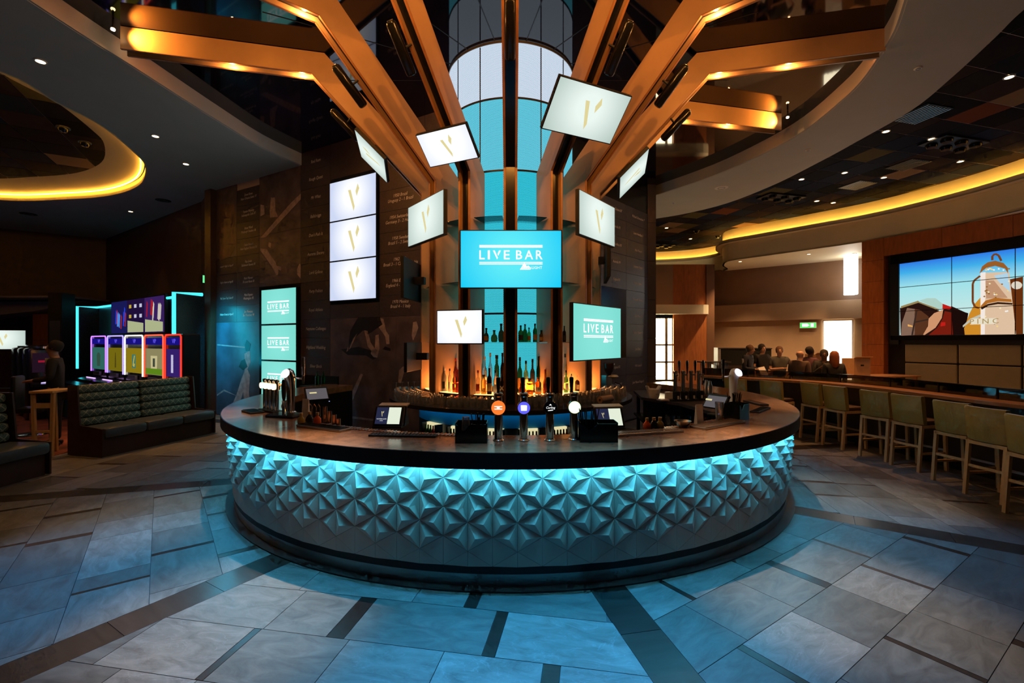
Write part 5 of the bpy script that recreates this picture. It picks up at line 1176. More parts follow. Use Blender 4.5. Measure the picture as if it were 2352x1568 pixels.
# ================================================================ RIGHT SIDE: long counter with stools
ZCT = 1.08
cpts = [(4.3, 10.6)] + [tuple(at_z(u, v, ZCT)[:2]) for u, v in ((1705, 868), (1800, 872.5), (1900, 879.5), (2000, 889), (2100, 901), (2230, 917), (2352, 931))] + [(6.5, 4.6), (6.55, 3.4)]
cs = smooth_curve(cpts, 4)
def shift(lp, s):
    out = []; n = len(lp)
    for i in range(n):
        a, b = Vector(lp[max(0, i - 1)]), Vector(lp[min(n - 1, i + 1)]); d = (b - a).normalized(); q = Vector(lp[i]) + Vector((-d.y, d.x)) * s; out.append((q.x, q.y))
    return out
lc = thing('long_counter', (0, 0, 0), 0, 'long curving wooden counter lined with stools on the right', 'bar counter')
MB().wallstrip(cs, ZCT - .045, ZCT, .40).obj('wooden_top', M_WOODC, lc)
MB().wallstrip(shift(cs, .28), .10, ZCT - .045, .06).obj('front_panel', mat('counter_front', (0.03, 0.022, 0.02), .3, var=.2), lc)
MB().wallstrip(shift(cs, .24), .0, .10, .08).obj('kick_board', M_BLACK, lc)
gs = shift(cs, .385)
for k in range(0, len(gs) - 4, 4): MB().wallstrip(gs[k:k + 5], ZCT + .0, ZCT + .15, .012).obj('glass_screen', M_DARKG, lc)
for k in range(0, len(gs), 4): MB().box((gs[k][0], gs[k][1], ZCT + .075), (.02, .02, .15)).obj('screen_post', M_BLACKG, lc)
MB().wallstrip(gs, ZCT + .15, ZCT + .162, .014).obj('glass_cap', M_BLACKG, lc)
# stools
def make_stool():
    t = thing('bar_stool', (0, 0, 0), 0, 'x', 'stool', 'bar stools along the long counter')
    W, D = .40, .40
    for sx in (-1, 1):
        MB().add([(sx * (W / 2) + dx, -D / 2 + dy - (.05 if z == 0 else 0), z) for z in (0, .63) for dx, dy in ((-.019, -.019), (.019, -.019), (.019, .019), (-.019, .019))], [(3, 2, 1, 0), (4, 5, 6, 7), (0, 1, 5, 4), (1, 2, 6, 5), (2, 3, 7, 6), (3, 0, 4, 7)]).obj('leg', M_WOODL, t)
        MB().add([(sx * (W / 2) + dx, D / 2 + dy + (.03 if z == 0 else 0), z) for z in (0, .63) for dx, dy in ((-.019, -.019), (.019, -.019), (.019, .019), (-.019, .019))], [(3, 2, 1, 0), (4, 5, 6, 7), (0, 1, 5, 4), (1, 2, 6, 5), (2, 3, 7, 6), (3, 0, 4, 7)]).obj('leg', M_WOODL, t)
        MB().box((sx * W / 2, 0, .645), (.038, D + .038, .04)).obj('seat_rail', M_WOODL, t); MB().box((sx * W / 2, -.01, .26), (.022, D + .02, .03)).obj('stretcher', M_WOODL, t)
    MB().box((0, -D / 2, .645), (W, .038, .04)).obj('seat_rail', M_WOODL, t); MB().box((0, D / 2, .645), (W, .038, .04)).obj('seat_rail', M_WOODL, t)
    MB().box((0, -D / 2 - .02, .36), (W, .022, .03)).obj('stretcher', M_WOODL, t); MB().box((0, D / 2 + .015, .30), (W, .022, .03)).obj('foot_rest', M_STEEL, t)
    MB().bbox((0, .02, .70), (W + .02, D + .02, .07), .025).obj('seat', M_SEATD, t, True)
    n = 10; vs = []; fs = []                                   # curved upholstered back
    for i in range(n + 1):
        a = -1 + 2 * i / n; x = a * (W / 2 + .02); y = -D / 2 - .035 + .05 * a * a
        for z, ly in ((.675, .0), (.70, -.012), (1.06, -.055), (1.085, -.045)): vs.append((x, y + ly, z))
        for z, ly in ((1.085, .0), (1.06, .018), (.70, .055), (.675, .05)): vs.append((x, y + ly, z))
    for i in range(n):
        for q in range(8): fs.append((i * 8 + q, i * 8 + (q + 1) % 8, (i + 1) * 8 + (q + 1) % 8, (i + 1) * 8 + q))
    fs += [tuple(range(8))[::-1], tuple(range(n * 8, n * 8 + 8))]
    MB().add(vs, fs).obj('backrest', M_OLIVE, t, True)
    return t
st0 = make_stool(); km = kid_map(st0)
pairs = [((1838, 1002), (1880, 1018)), ((1890, 1020), (1938, 1035)), ((1977, 1047), (2036, 1060)), ((2052, 1067), (2109, 1085)), ((2153, 1101), (2212, 1125)), ((2231, 1133), (2293, 1160)), ((2328, 1176), (2396, 1212))]
spots = [((4.86, 9.72), -50), ((5.36, 9.2), -62)]
for a, b in pairs:
    pa, pb = at_z(*a, 0), at_z(*b, 0); d = pb - pa; rz = math.degrees(math.atan2(d.y, d.x)); m = (pa + pb) / 2
    rz = (rz + 2 * -76) / 3
    yv = Vector((-math.sin(R(rz)), math.cos(R(rz)), 0)); m = m + yv * .235
    spots.append(((m.x, m.y), rz))
ORD = ['first', 'second', 'third', 'fourth', 'fifth', 'sixth', 'seventh', 'eighth', 'ninth']
for i, ((x, y), rz) in enumerate(spots):
    o = st0 if i == 0 else copy_tree(st0, km)
    o.location = (x, y, 0.001); o.rotation_euler = (0, 0, R(rz)); o['label'] = 'olive backed wooden bar stool, %s from the far end of the long counter' % ORD[i]

# ================================================================ VIDEO WALL
vw = thing('video_wall', (VW.o.x, VW.o.y, 0), VW.th, 'large video wall showing copper stills under a blue sky', 'video wall')
vx = [VW.sx(2068), VW.sx(2189), VW.sx(2335)]; wv = (vx[2] - vx[0]) / 2; vx = [vx[0] + wv * k for k in range(5)]
vz1 = VW.px(2068, 606)[1]; vz0 = VW.px(2068, 770)[1]; hv = (vz1 - vz0) / 3
def sky_mat():
    m = bpy.data.materials.new('video_sky'); m.use_nodes = True; nt = m.node_tree; nt.nodes.clear(); N = nt.nodes.new; L = nt.links.new
    o = N('ShaderNodeOutputMaterial'); e = N('ShaderNodeEmission'); tc = N('ShaderNodeTexCoord'); sp = N('ShaderNodeSeparateXYZ'); mr = N('ShaderNodeMapRange'); r = N('ShaderNodeValToRGB')
    mr.inputs[1].default_value = vz0 + hv * .6; mr.inputs[2].default_value = vz1 + .05
    cr = r.color_ramp; cr.elements[0].color = (*srgb('d6f2ec'), 1); cr.elements[1].color = (*srgb('2f6ff0'), 1)
    k = cr.elements.new(.55); k.color = (*srgb('a8ecf4'), 1); k = cr.elements.new(.8); k.color = (*srgb('45b8f4'), 1)
    L(tc.outputs['Object'], sp.inputs[0]); L(sp.outputs[2], mr.inputs[0]); L(mr.outputs[0], r.inputs[0]); L(r.outputs[0], e.inputs[0]); L(e.outputs[0], o.inputs[0]); e.inputs[1].default_value = .9
    return m
M_SKYV = sky_mat()
for c in range(4):
    for r_ in range(3):
        MB().box((vx[c] + wv / 2, -.02, vz0 + hv * (r_ + .5)), (wv - .012, .05, hv - .012)).obj('screen_tile', M_SKYV, vw)
MB().box(((vx[0] + vx[4]) / 2, .03, (vz0 + vz1) / 2), (vx[4] - vx[0] + .5, .06, vz1 - vz0 + .5)).obj('black_surround', M_BLACK, vw)
for (x, w_) in ((vx[0] - .12, .22),): MB().box((x, -.03, (vz0 + vz1) / 2), (w_, .06, vz1 - vz0 + .5)).obj('bezel', M_BLACK, vw)
MB().box(((vx[0] + vx[4]) / 2, -.03, vz1 + .13), (vx[4] - vx[0] + .4, .06, .24)).obj('bezel', M_BLACKG, vw); MB().box(((vx[0] + vx[4]) / 2, -.03, vz0 - .07), (vx[4] - vx[0] + .4, .06, .12)).obj('bezel', M_BLACKG, vw)
def pic(pls, name, hexc, lay=0, s=.9):
    mb = MB(); y = -.047 - .002 * lay
    for pl in pls: mb.slabxz([VW.px(u, v) for u, v in pl], y - .0015, y)
    mb.obj(name, emis('pic_' + hexc, srgb(hexc), s), vw)
def cpx(pts): return [(2040 + x / 6.272, 550 + y / 6.272) for x, y in pts]   # picture traced on the screen
pic([cpx([(185, 985), (450, 905), (760, 1030), (930, 960), (1130, 1050), (1100, 1370), (195, 1385)])], 'picture_shadow', '2a1410', 0)
pic([cpx([(940, 1000), (1170, 1060), (1120, 1370), (930, 1375)])], 'picture_dark_roof', '1c0c0a', 1)
pic([cpx([(200, 960), (450, 880), (470, 905), (200, 990)]), cpx([(450, 890), (760, 1005), (740, 1020), (450, 910)])], 'picture_gable', 'a08a5a', 2)
pic([cpx([(460, 880), (580, 845), (700, 845), (800, 925), (800, 1000), (760, 1010)])], 'picture_glass_roof', 'b8d8cc', 2)
pic([cpx([(800, 925), (940, 975), (900, 1010), (800, 1000)]), cpx([(780, 1190), (840, 1190), (840, 1240), (770, 1250)])], 'picture_red', 'c8201a', 3)
pic([cpx([(290, 985), (400, 1000), (400, 1375), (200, 1385), (215, 1200)])], 'picture_barrel_wall', '8a6a58', 3)
pic([cpx([(400, 1000), (470, 1010), (600, 1110), (560, 1370), (370, 1378)])], 'picture_barrel_inner', '5a3420', 3)
pic([cpx([(810, 1010), (790, 1130), (700, 1270), (540, 1375), (520, 1370), (590, 1250), (600, 1140), (680, 1060)])], 'picture_barrel_rim', 'd89a70', 4)
pic([cpx([(830, 1030), (930, 1050), (950, 1370), (600, 1375), (720, 1270), (800, 1140)])], 'picture_red_vat', '7a1e10', 2)
pic([cpx([(400, 1180), (600, 1140), (600, 1160), (400, 1200)]), cpx([(420, 1020), (440, 1020), (375, 1375), (350, 1375)])], 'picture_pipes', '3a2a22', 5)
pic([cpx([(300, 1220), (370, 1240), (370, 1260), (300, 1250)])], 'picture_lamp', 'f0b060', 5)
pic([cpx([(1350, 830), (1260, 930), (1180, 1080), (1110, 1280), (1120, 1372), (1360, 1370)])], 'picture_copper_pot', 'd8902a', 2)
pic([cpx([(1360, 1070), (1200, 1140), (1090, 1240), (1095, 1265), (1200, 1185), (1360, 1110)])], 'picture_pale_band', 'c8c8b8', 3)
pic([cpx([(1345, 480), (1760, 470), (1860, 1365), (1350, 1370)])], 'picture_tower', 'e8c8a8', 3)
pic([cpx([(1345, 480), (1420, 470), (1410, 1365), (1350, 1370)])], 'picture_tower_light', 'fff2e8', 4)
pic([cpx([(1540, 520), (1740, 480), (1780, 760), (1620, 620)])], 'picture_tower_sky', 'b8dcf0', 4)
pic([cpx([(1420, 590), (1540, 590), (1740, 840), (1430, 850)])], 'picture_tower_shade', 'c89a78', 4)
pic([cpx([(1335, 490), (1370, 390), (1450, 330), (1560, 305), (1680, 340), (1745, 410), (1745, 490), (1700, 420), (1560, 380), (1430, 410)])], 'picture_copper_cap', 'a0622a', 5)
pic([cpx([(1350, 960), (1420, 880), (1560, 840), (1790, 860), (1800, 900), (1600, 890), (1450, 920), (1370, 990)])], 'picture_copper_hoop', 'b8702a', 5)
pic([cpx([(1350, 985), (1450, 930), (1600, 900), (1810, 915), (1810, 940), (1600, 930), (1460, 955), (1370, 1010)])], 'picture_hoop_shade', '3a2010', 6)
for i in range(34):
    a = random.uniform(1400, 1780); b = random.choice((random.uniform(410, 450), random.uniform(600, 850), random.uniform(950, 1350))); pic([cpx([(a - 18, b), (a, b - 13), (a + 18, b), (a, b + 13)])], 'picture_sparkle', random.choice(('fff0c0', 'ffe090', 'ffffff', '9a6a30')), 7)
tb = MB()
for pts in ([(1520, 300), (1520, 240), (1560, 208), (1610, 230), (1650, 310)], [(1345, 525), (1260, 590), (1238, 640), (1238, 900), (1270, 970), (1330, 990)]):
    q = [VW.px(*cpx([p])[0]) for p in pts]
    for a, b in zip(q, q[1:]):
        a = Vector(a); b = Vector(b); n = Vector((-(b - a).y, (b - a).x)).normalized() * .02; tb.slabxz([tuple(a - n), tuple(b - n), tuple(b + n), tuple(a + n)], -.064, -.062)
tb.obj('picture_handles', emis('pic_handle', srgb('7a4420'), .9), vw)
pic([cpx([(1765, 575), (1960, 535), (1960, 1360), (1840, 1365), (1800, 860)])], 'picture_right_still', '6a3210', 2)
pic([cpx([(1790 + 80 + 80 * math.cos(k * .5), 660 + 58 * math.sin(k * .5)) for k in range(13)])], 'picture_gauge', 'e8e0cc', 6)
q0 = VW.px(*cpx([(1400, 1180)])[0]); MB().slabxz([VW.px(*c) for c in cpx([(1200, 1140), (1580, 1130), (1580, 1215), (1200, 1225)])], -.064, -.062).obj('picture_plate', emis('pic_plate', srgb('fff4d8'), .8), vw); text('PINC', emis('pic_plate_ink', srgb('b89a60'), .8), .17, (q0[0], -.066, q0[1]), parent=vw)
# seams between the tiles, drawn by real gaps in front of the picture
sm = MB()
for c in range(1, 4): sm.box((vx[c], -.067, (vz0 + vz1) / 2), (.014, .003, vz1 - vz0))
for r_ in range(1, 3): sm.box(((vx[0] + vx[4]) / 2, -.067, vz0 + hv * r_), (vx[4] - vx[0], .003, .014))
sm.obj('tile_bezels', M_BLACK, vw)
# timber surround and padded panels below
wf = thing('wall_video', (VW.o.x, VW.o.y, 0), VW.th); struct(wf)
MB().box(((VW.sx(1987) + vx[4] + .8) / 2, .2, 2.37), (vx[4] + .8 - VW.sx(1987), .2, 4.74)).obj('wall_core', M_BLACK, wf)
xa, xb = VW.sx(1985), VW.sx(2036)
for k in range(8): MB().box(((xa + xb) / 2, -.0, .30 + k * .595), (xb - xa - .006, .24, .588)).obj('wood_panel', M_WOODR, wf)
zt = VW.px(2060, 572)[1]
zt = vz1 + .26
for k in range(4):
    x0 = xb + (vx[4] + .3 - xb) * k / 4; x1 = xb + (vx[4] + .3 - xb) * (k + 1) / 4; MB().box(((x0 + x1) / 2, 0.0, (zt + 4.75) / 2), (x1 - x0 - .008, .24, 4.74 - zt)).obj('wood_panel', M_WOODR, wf)
zc = VW.px(2081, 781)[1]; zd = VW.px(2081, 883)[1]; hp = (zc - zd) / 2
for c in range(4):
    for r_ in range(3): MB().bbox((vx[c] + wv / 2 + .08, .06, zc - hp * (r_ + .5)), (wv - .03, .09, hp - .03), .02).obj('padded_panel', M_PAD, wf)
# ================================================================ FAR RIGHT FITTINGS
p = BW.w(*BW.px(1857, 747), .14); t = thing('exit_sign', p, BW.th, 'green lit exit sign on the back wall', 'exit sign')
MB().bbox((0, 0, 0), (.52, .05, .22), .01).obj('housing', M_WHITEP, t); MB().box((0, -.028, 0), (.49, .004, .19)).obj('green_face', emis('exit_green', (0.12, 0.75, 0.16), 1.2), t)
MB().slabxz([(-.18, -.05), (-.02, -.05), (.05, .0), (-.02, .06), (-.18, .06)], -.033, -.031).box((.13, -.032, 0), (.1, .002, .13)).obj('white_pictogram', M_WHITE_E, t)
p = BW.w(*BW.px(1957, 638), .9); h = 91 / F * p.y; t = thing('light_box', p, BW.th + 30, 'tall white light box hanging near the video wall', 'lamp')
MB().bbox((0, 0, 0), (.30, .30, h), .02).obj('lit_shade', emis('lightbox', (1, .97, .9), 8.0), t); MB().box((0, 0, h / 2 + .01), (.2, .2, .02)).obj('cap', M_STEEL, t)
# display cabinet and clutter behind the counter
p0 = at_y(1655, 800, 13.4); p1 = at_y(1765, 838, 13.4); t = thing('display_cabinet', ((p0.x + p1.x) / 2, 13.4, 0), -12, 'dark glass display cabinet with a pale end beside the three men', 'cabinet')
wd = p1.x - p0.x; MB().box((0, .2, (p0.z + p1.z) / 2), (wd, .5, p0.z - p1.z)).obj('glass_case', mat('case_dark', (0.045, 0.05, 0.05), .2), t); MB().box((-wd / 2, .2, (p0.z + p1.z) / 2), (.08, .52, p0.z - p1.z + .04)).obj('end_panel', M_WHITEP, t)
MB().box((0, .2, p0.z), (wd + .04, .54, .03)).obj('top_trim', M_STEEL, t); MB().box((0, .2, p1.z - .06), (wd + .2, .6, .1)).obj('glass_counter', M_STEEL, t); MB().box((0, .2, (p1.z - .1) / 2), (wd + .1, .55, p1.z - .1)).obj('base', M_FARWALL, t)
px_ = at_y(1640, 0, 11.65).x; t = thing('glass_divider', (px_, 11.65, .009), 0, 'row of upright glass panes on a low plinth beside the display cabinet', 'divider')
MB().box((0, 0, .21), (.75, .3, .42)).obj('plinth', M_FARWALL, t); MB().box((0, 0, 1.34), (.75, .3, .03)).obj('steel_shelf', M_STEEL, t)
for i in range(9): MB().box((-.32 + i * .08, .05 * (i % 2), .87), (.05, .05, .90)).obj('glass_pane', M_GLASS, t)
tb = thing('side_table', (9.35, 12.0, 0), 10, 'plain wooden table carrying cardboard boxes behind the counter', 'table')
MB().bbox((0, 0, .96), (2.6, .7, .04), .008).obj('table_top', M_WOODC, tb)
for x in (-1.2, 1.2):
    for y in (-.28, .28): MB().box((x, y, .47), (.06, .06, .94)).obj('leg', M_WOODC, tb)
for (u, w_, h_, lb) in ((1966, .50, .45, 'open cardboard box right of the curtained window'), (1872, .30, .55, 'upright cardboard box left of the curtained window')):
    p = at_y(u, 850, 12.0 if u > 1900 else 12.3); t = thing('cardboard_box', (p.x, p.y, .981), 10, lb, 'box')
    mk = mat('cardboard', (0.45, 0.27, 0.13), .8, var=.1); MB().box((0, 0, h_ / 2), (w_, .36, h_)).obj('carton', mk, t); MB().box((0, -.2, h_ + .02), (w_, .12, .006), rx=-25).obj('flap', mk, t); MB().box((0.0, -.181, h_ * .6), (w_ * .2, .002, .04)).obj('printed_mark', M_BLACK, t)

# ================================================================ PEOPLE
def skin(name, J, E, m, parent, sub=1, root=0):
    names = list(J); idx = {n: i for i, n in enumerate(names)}
    me = bpy.data.meshes.new(name); me.from_pydata([J[n][0] for n in names], [(idx[a], idx[b]) for a, b in E], [])
    o = link(name, me, parent); o.modifiers.new('skin', 'SKIN'); lay = me.skin_vertices[0].data
    for i, n in enumerate(names):
        r = J[n][1]; lay[i].radius = r if isinstance(r, tuple) else (r, r); lay[i].use_root = (i == root)
    o.modifiers['skin'].use_smooth_shade = True
    s = o.modifiers.new('sub', 'SUBSURF'); s.levels = sub; s.render_levels = sub
    me.materials.append(m); return o
def person(loc, rz, H, label, top, legs_m, skin_m, hair_m, la='down', ra='down', hair='short', top_sleeve='short', lean=0.0, head_turn=0.0, head_down=0.0, extra=None):
    t = thing('person', loc, rz, label, 'person'); k = H / 1.78; v = lambda x, y, z: (x * k, y * k, z * k)
    def arm(s, mode):
        sh = (s * .19, .0, 1.445)
        if mode == 'down': el, wr = (s * .235, .02, 1.14), (s * .235, -.05, .89)
        elif mode == 'hip': el, wr = (s * .36, .08, 1.17), (s * .19, -.06, 1.03)
        elif mode == 'hold': el, wr = (s * .25, -.02, 1.15), (s * .09, -.27, 1.12)
        elif mode == 'fold': el, wr = (s * .24, -.04, 1.15), (-s * .05, -.20, 1.19)
        elif mode == 'chin': el, wr = (s * .24, -.10, 1.16), (s * .06, -.22, 1.36)
        return sh, el, wr
    J = {'pelvis': (v(0, 0, .95), .115 * k), 'waist': (v(0, 0, 1.10), (.12 * k, .10 * k)), 'chest': (v(0, lean * -.5, 1.33), (.135 * k, .11 * k)), 'neck0': (v(0, -lean, 1.47), .07 * k), 'neck': (v(0, -lean - .01, 1.53), .060 * k),
         'jaw': (v(0, -lean - .035 - head_down * .04, 1.585 - head_down * .02), (.066 * k, .074 * k)), 'face': (v(0, -lean - .025 - head_down * .05, 1.655 - head_down * .03), (.082 * k, .098 * k)), 'crown': (v(0, -lean - .01 - head_down * .05, 1.735 - head_down * .04), (.074 * k, .090 * k))}
    E = [('pelvis', 'waist'), ('waist', 'chest'), ('chest', 'neck0'), ('neck0', 'neck'), ('neck', 'jaw'), ('jaw', 'face'), ('face', 'crown')]
    TJ = {'pelvis': (v(0, 0, .84), (.185 * k, .14 * k)), 'waist': (v(0, 0, 1.08), (.165 * k, .125 * k)), 'chest': (v(0, lean * -.5, 1.33), (.175 * k, .13 * k)), 'neck0': (v(0, -lean, 1.49), (.088 * k, .08 * k))}
    TE = [('pelvis', 'waist'), ('waist', 'chest'), ('chest', 'neck0')]
    for s, mode, n in ((-1, la, 'l'), (1, ra, 'r')):
        sh, el, wr = arm(s, mode); sh = (sh[0], sh[1] - lean * .8, sh[2])
        J['sh' + n] = (v(*sh), .055 * k); J['el' + n] = (v(*el), .042 * k); J['wr' + n] = (v(*wr), .028 * k)
        d = (Vector(wr) - Vector(el)).normalized(); pm = Vector(wr) + d * .06; J['pa' + n] = (v(*pm), (.036 * k, .018 * k))
        E += [('chest', 'sh' + n), ('sh' + n, 'el' + n), ('el' + n, 'wr' + n), ('wr' + n, 'pa' + n)]
        side = d.cross(Vector((0, 0, 1))); side = side.normalized() if side.length > .1 else Vector((1, 0, 0))
        for f in range(4):
            a = pm + side * (.027 - .018 * f) + d * (.05 if f else .045); b = a + (d * .6 + Vector((0, 0, -.8))).normalized() * (.030 - .004 * abs(f - 1.5))
            J['f%d%s' % (f, n)] = (v(*a), .010 * k); J['g%d%s' % (f, n)] = (v(*b), .008 * k); E += [('pa' + n, 'f%d%s' % (f, n)), ('f%d%s' % (f, n), 'g%d%s' % (f, n))]
        th = Vector(wr) + d * .03 + side * .045; J['th' + n] = (v(*th), .011 * k); E += [('wr' + n, 'th' + n)]
        TJ['sh' + n] = (v(*sh), .078 * k); mid_ = Vector(sh).lerp(Vector(el), .75); TJ['el' + n] = (v(*(mid_ if top_sleeve == 'short' else Vector(el))), (.062 if top_sleeve == 'short' else .058) * k); TE += [('chest', 'sh' + n), ('sh' + n, 'el' + n)]
        if top_sleeve == 'long': TJ['wr' + n] = (v(*Vector(el).lerp(Vector(wr), .92)), .042 * k); TE += [('el' + n, 'wr' + n)]
        for q, z, r in (('hip', .88, .095), ('knee', .50, .06), ('ank', .09, .042)): J[q + n] = (v(s * (.095 if q != 'ank' else .11), 0, z), r * k)
        J['toe' + n] = (v(s * .125, -.14, .045), .035 * k)
        E += [('pelvis', 'hip' + n), ('hip' + n, 'knee' + n), ('knee' + n, 'ank' + n), ('ank' + n, 'toe' + n)]
    body = skin('body', J, E, skin_m, t)
    skin('shirt', TJ, TE, top, t)
    LJ = {'pelvis': (v(0, 0, .97), (.175 * k, .13 * k))}; LE = []
    for s, n in ((-1, 'l'), (1, 'r')):
        for q, z, r in (('hip', .84, .105), ('knee', .50, .075), ('ank', .07, .06)): LJ[q + n] = (v(s * (.095 if q != 'ank' else .11), 0, z), r * k)
        LE += [('pelvis', 'hip' + n), ('hip' + n, 'knee' + n), ('knee' + n, 'ank' + n)]
        MB().bbox(v(s * .115, -.06, .035), (.10 * k, .28 * k, .07 * k), .025).obj('shoe', M_BLACK, t, True)
    skin('trousers', LJ, LE, legs_m, t)
    hy = -lean - .02 - head_down * .05; hz = 1.66 - head_down * .03
    MB().lathe([(0, .02), (.012, .012), (.015, 0), (.010, -.01), (0, -.012)], 8, v(0, hy - .090, hz - .02)).obj('nose', skin_m, t, True)
    for s in (-1, 1):
        MB().lathe([(0, .008), (.011, 0), (0, -.008)], 8, v(s * .030, hy - .077, hz + .012)).obj('eye', M_BLACK, t, True); MB().lathe([(0, .03), (.012, .015), (.014, -.01), (0, -.03)], 8, v(s * .080, hy + .005, hz), .7, 1.6).obj('ear', skin_m, t, True)
    MB().box(v(0, hy - .080, hz - .062), (.045 * k, .006, .008)).obj('mouth', mat('lips', (0.30, 0.10, 0.08), .5), t)
    if hair_m:
        bm = MB(); prof = []
        if hair == 'long': prof = [(.0, .142), (.05, .134), (.090, .09), (.105, .0), (.105, -.12), (.10, -.22), (.06, -.27), (0, -.27)]; bm.lathe([(r * k, z * k) for r, z in prof], 16, (0, 0, 0), 1.0, .88)
        else: prof = [(.0, .142), (.05, .134), (.082, .102), (.093, .05), (.092, .0), (.086, -.03), (0, -.03)]; bm.lathe([(r * k, z * k) for r, z in prof], 16, (0, 0, 0), 1.0, 1.06)
        bm.obj('hair', hair_m, t, True, loc=v(0, hy + (.045 if hair == 'long' else .014), hz), rot=(0 if hair == 'long' else R(-24), 0, 0))
    return t
C_ = lambda n, c, r=.8: mat(n, c, r, var=.12, scale=20)
M_JEANS = C_('denim', (0.05, 0.07, 0.12)); M_HOOD = C_('navy_hoodie', (0.02, 0.025, 0.045)); M_BLKT = C_('black_cotton', (0.012, 0.012, 0.013)); M_GRYT = C_('grey_cotton', (0.07, 0.075, 0.075)); M_PLAID = C_('plaid_shirt', (0.09, 0.055, 0.045)); M_HAIRD = C_('dark_hair', (0.015, 0.01, 0.008)); M_HAIRB = C_('sandy_hair', (0.10, 0.05, 0.025)); M_HAIRR = C_('auburn_hair', (0.28, 0.08, 0.02), .5)
def stand(u, d): return Vector(((u - 1176) / F * d, d, .009))
a = person(stand(1716, 12.2), 42, 1.79, 'man in a dark hooded top reading a white sheet of paper', M_HOOD, M_JEANS, M_SKIN, M_HAIRB, 'hold', 'hold', top_sleeve='long', head_down=1, lean=.03)
MB().box((-.272, 0.0, 1.30), (.012, .04, .22), ry=-12).obj('sleeve_stripe', M_WHITEP, a)
pa_ = tag(MB().slabxz([(-.15, -.11), (.12, -.14), (.16, .13), (-.10, .10)], 0, .002).obj('paper_sheet', M_WHITEP, None, loc=stand(1716, 12.2) + Vector((.23, -.34, 1.10)), rot=(R(-35), 0, R(25))), 'white sheet of paper held by the man in the hooded top', 'paper')
person(stand(1750, 12.9), 10, 1.78, 'man in a black t-shirt with a hand on his hip', M_BLKT, M_JEANS, M_SKIN, M_HAIRD, 'down', 'hip', head_turn=-20)
person(stand(1790, 12.2), -20, 1.72, 'balding man in a grey t-shirt with a hand on his hip', M_GRYT, M_BLKT, M_SKIN, M_HAIRB, 'fold', 'hip')
person(stand(1836, 10.35), 118, 1.69, 'bald man in a plaid shirt seen from behind and side', M_PLAID, M_JEANS, M_SKIN, None, 'down', 'fold', top_sleeve='long')
person(stand(1860, 11.7), 100, 1.72, 'dark haired man in a checked shirt behind the bald man', C_('check_shirt', (0.10, 0.04, 0.06)), M_JEANS, M_SKIND, M_HAIRD, 'down', 'fold', top_sleeve='long')
person(stand(1893, 10.8), -30, 1.66, 'dark haired man in black facing the auburn haired woman', M_BLKT, M_BLKT, M_SKIND, M_HAIRD, 'chin', 'down', top_sleeve='long')
person(stand(1915, 10.0), 172, 1.64, 'woman with long auburn hair and a black top, back turned', M_BLKT, M_BLKT, M_SKIN, M_HAIRR, 'down', 'down', hair='long', top_sleeve='long')
# ================================================================ LEFT SIDE: banquettes
def lattice_mat():
    m, nt, b = nodes_of('teal_lattice'); N = nt.nodes.new; L = nt.links.new
    tc = N('ShaderNodeTexCoord'); sp = N('ShaderNodeSeparateXYZ'); L(tc.outputs['Object'], sp.inputs[0]); w_ = []
    for op in ('ADD', 'SUBTRACT'):
        a = N('ShaderNodeMath'); a.operation = op; L(sp.outputs[0], a.inputs[0]); L(sp.outputs[2], a.inputs[1])
        f = N('ShaderNodeMath'); f.operation = 'MULTIPLY'; f.inputs[1].default_value = 1 / .115; L(a.outputs[0], f.inputs[0])
        pp = N('ShaderNodeMath'); pp.operation = 'PINGPONG'; pp.inputs[1].default_value = .5; L(f.outputs[0], pp.inputs[0]); w_.append(pp)
    mn = N('ShaderNodeMath'); mn.operation = 'MINIMUM'; L(w_[0].outputs[0], mn.inputs[0]); L(w_[1].outputs[0], mn.inputs[1])
    r = N('ShaderNodeValToRGB'); r.color_ramp.interpolation = 'CONSTANT'; cr = r.color_ramp; cr.elements[0].color = (0.17, 0.20, 0.15, 1); cr.elements[1].position = .10; cr.elements[1].color = (0.02, 0.06, 0.055, 1)
    e = cr.elements.new(.28); e.color = (0.10, 0.14, 0.115, 1); e = cr.elements.new(.34); e.color = (0.012, 0.045, 0.045, 1)
    L(mn.outputs[0], r.inputs[0]); L(r.outputs[0], b.inputs['Base Color']); b.inputs['Roughness'].default_value = .6
    return m
M_LATT = lattice_mat()
def banquette(near, rz, ln, label, seats, cols):
    t = thing('banquette', (near[0], near[1], .0), rz, label, 'bench')
    MB().box((ln / 2, .36, .15), (ln - .04, .62, .30)).obj('base', M_DARKWOOD, t)
    for k in range(seats): MB().bbox((ln * (k + .5) / seats, .27, .385), (ln / seats - .006, .60, .17), .05).obj('seat_cushion', M_BLUELEATHER, t, True)
    for c in range(cols):
        for r_ in range(5): MB().bbox((ln * (c + .5) / cols, .62 + r_ * .014, .535 + r_ * .136), (ln / cols - .006, .12, .135), .05).obj('back_roll', M_LATT, t, True)
    MB().box((ln / 2, .74, .58), (ln, .06, 1.12)).obj('back_board', M_DARKWOOD, t)
    for x in (-.012, ln + .012): MB().slabyz([(.0, .01), (.77, .01), (.77, 1.15), (.56, 1.15), (.5, .5), (.0, .46)], x - .012, x + .012).obj('end_panel', M_DARKWOOD, t)
banquette((-6.57, 7.33), 75.7, 2.02, 'teal patterned banquette nearest the slot machines', 3, 2)
banquette((-6.62, 3.6), 87.5, 2.80, 'teal patterned banquette cut off by the left edge of the picture', 4, 3)

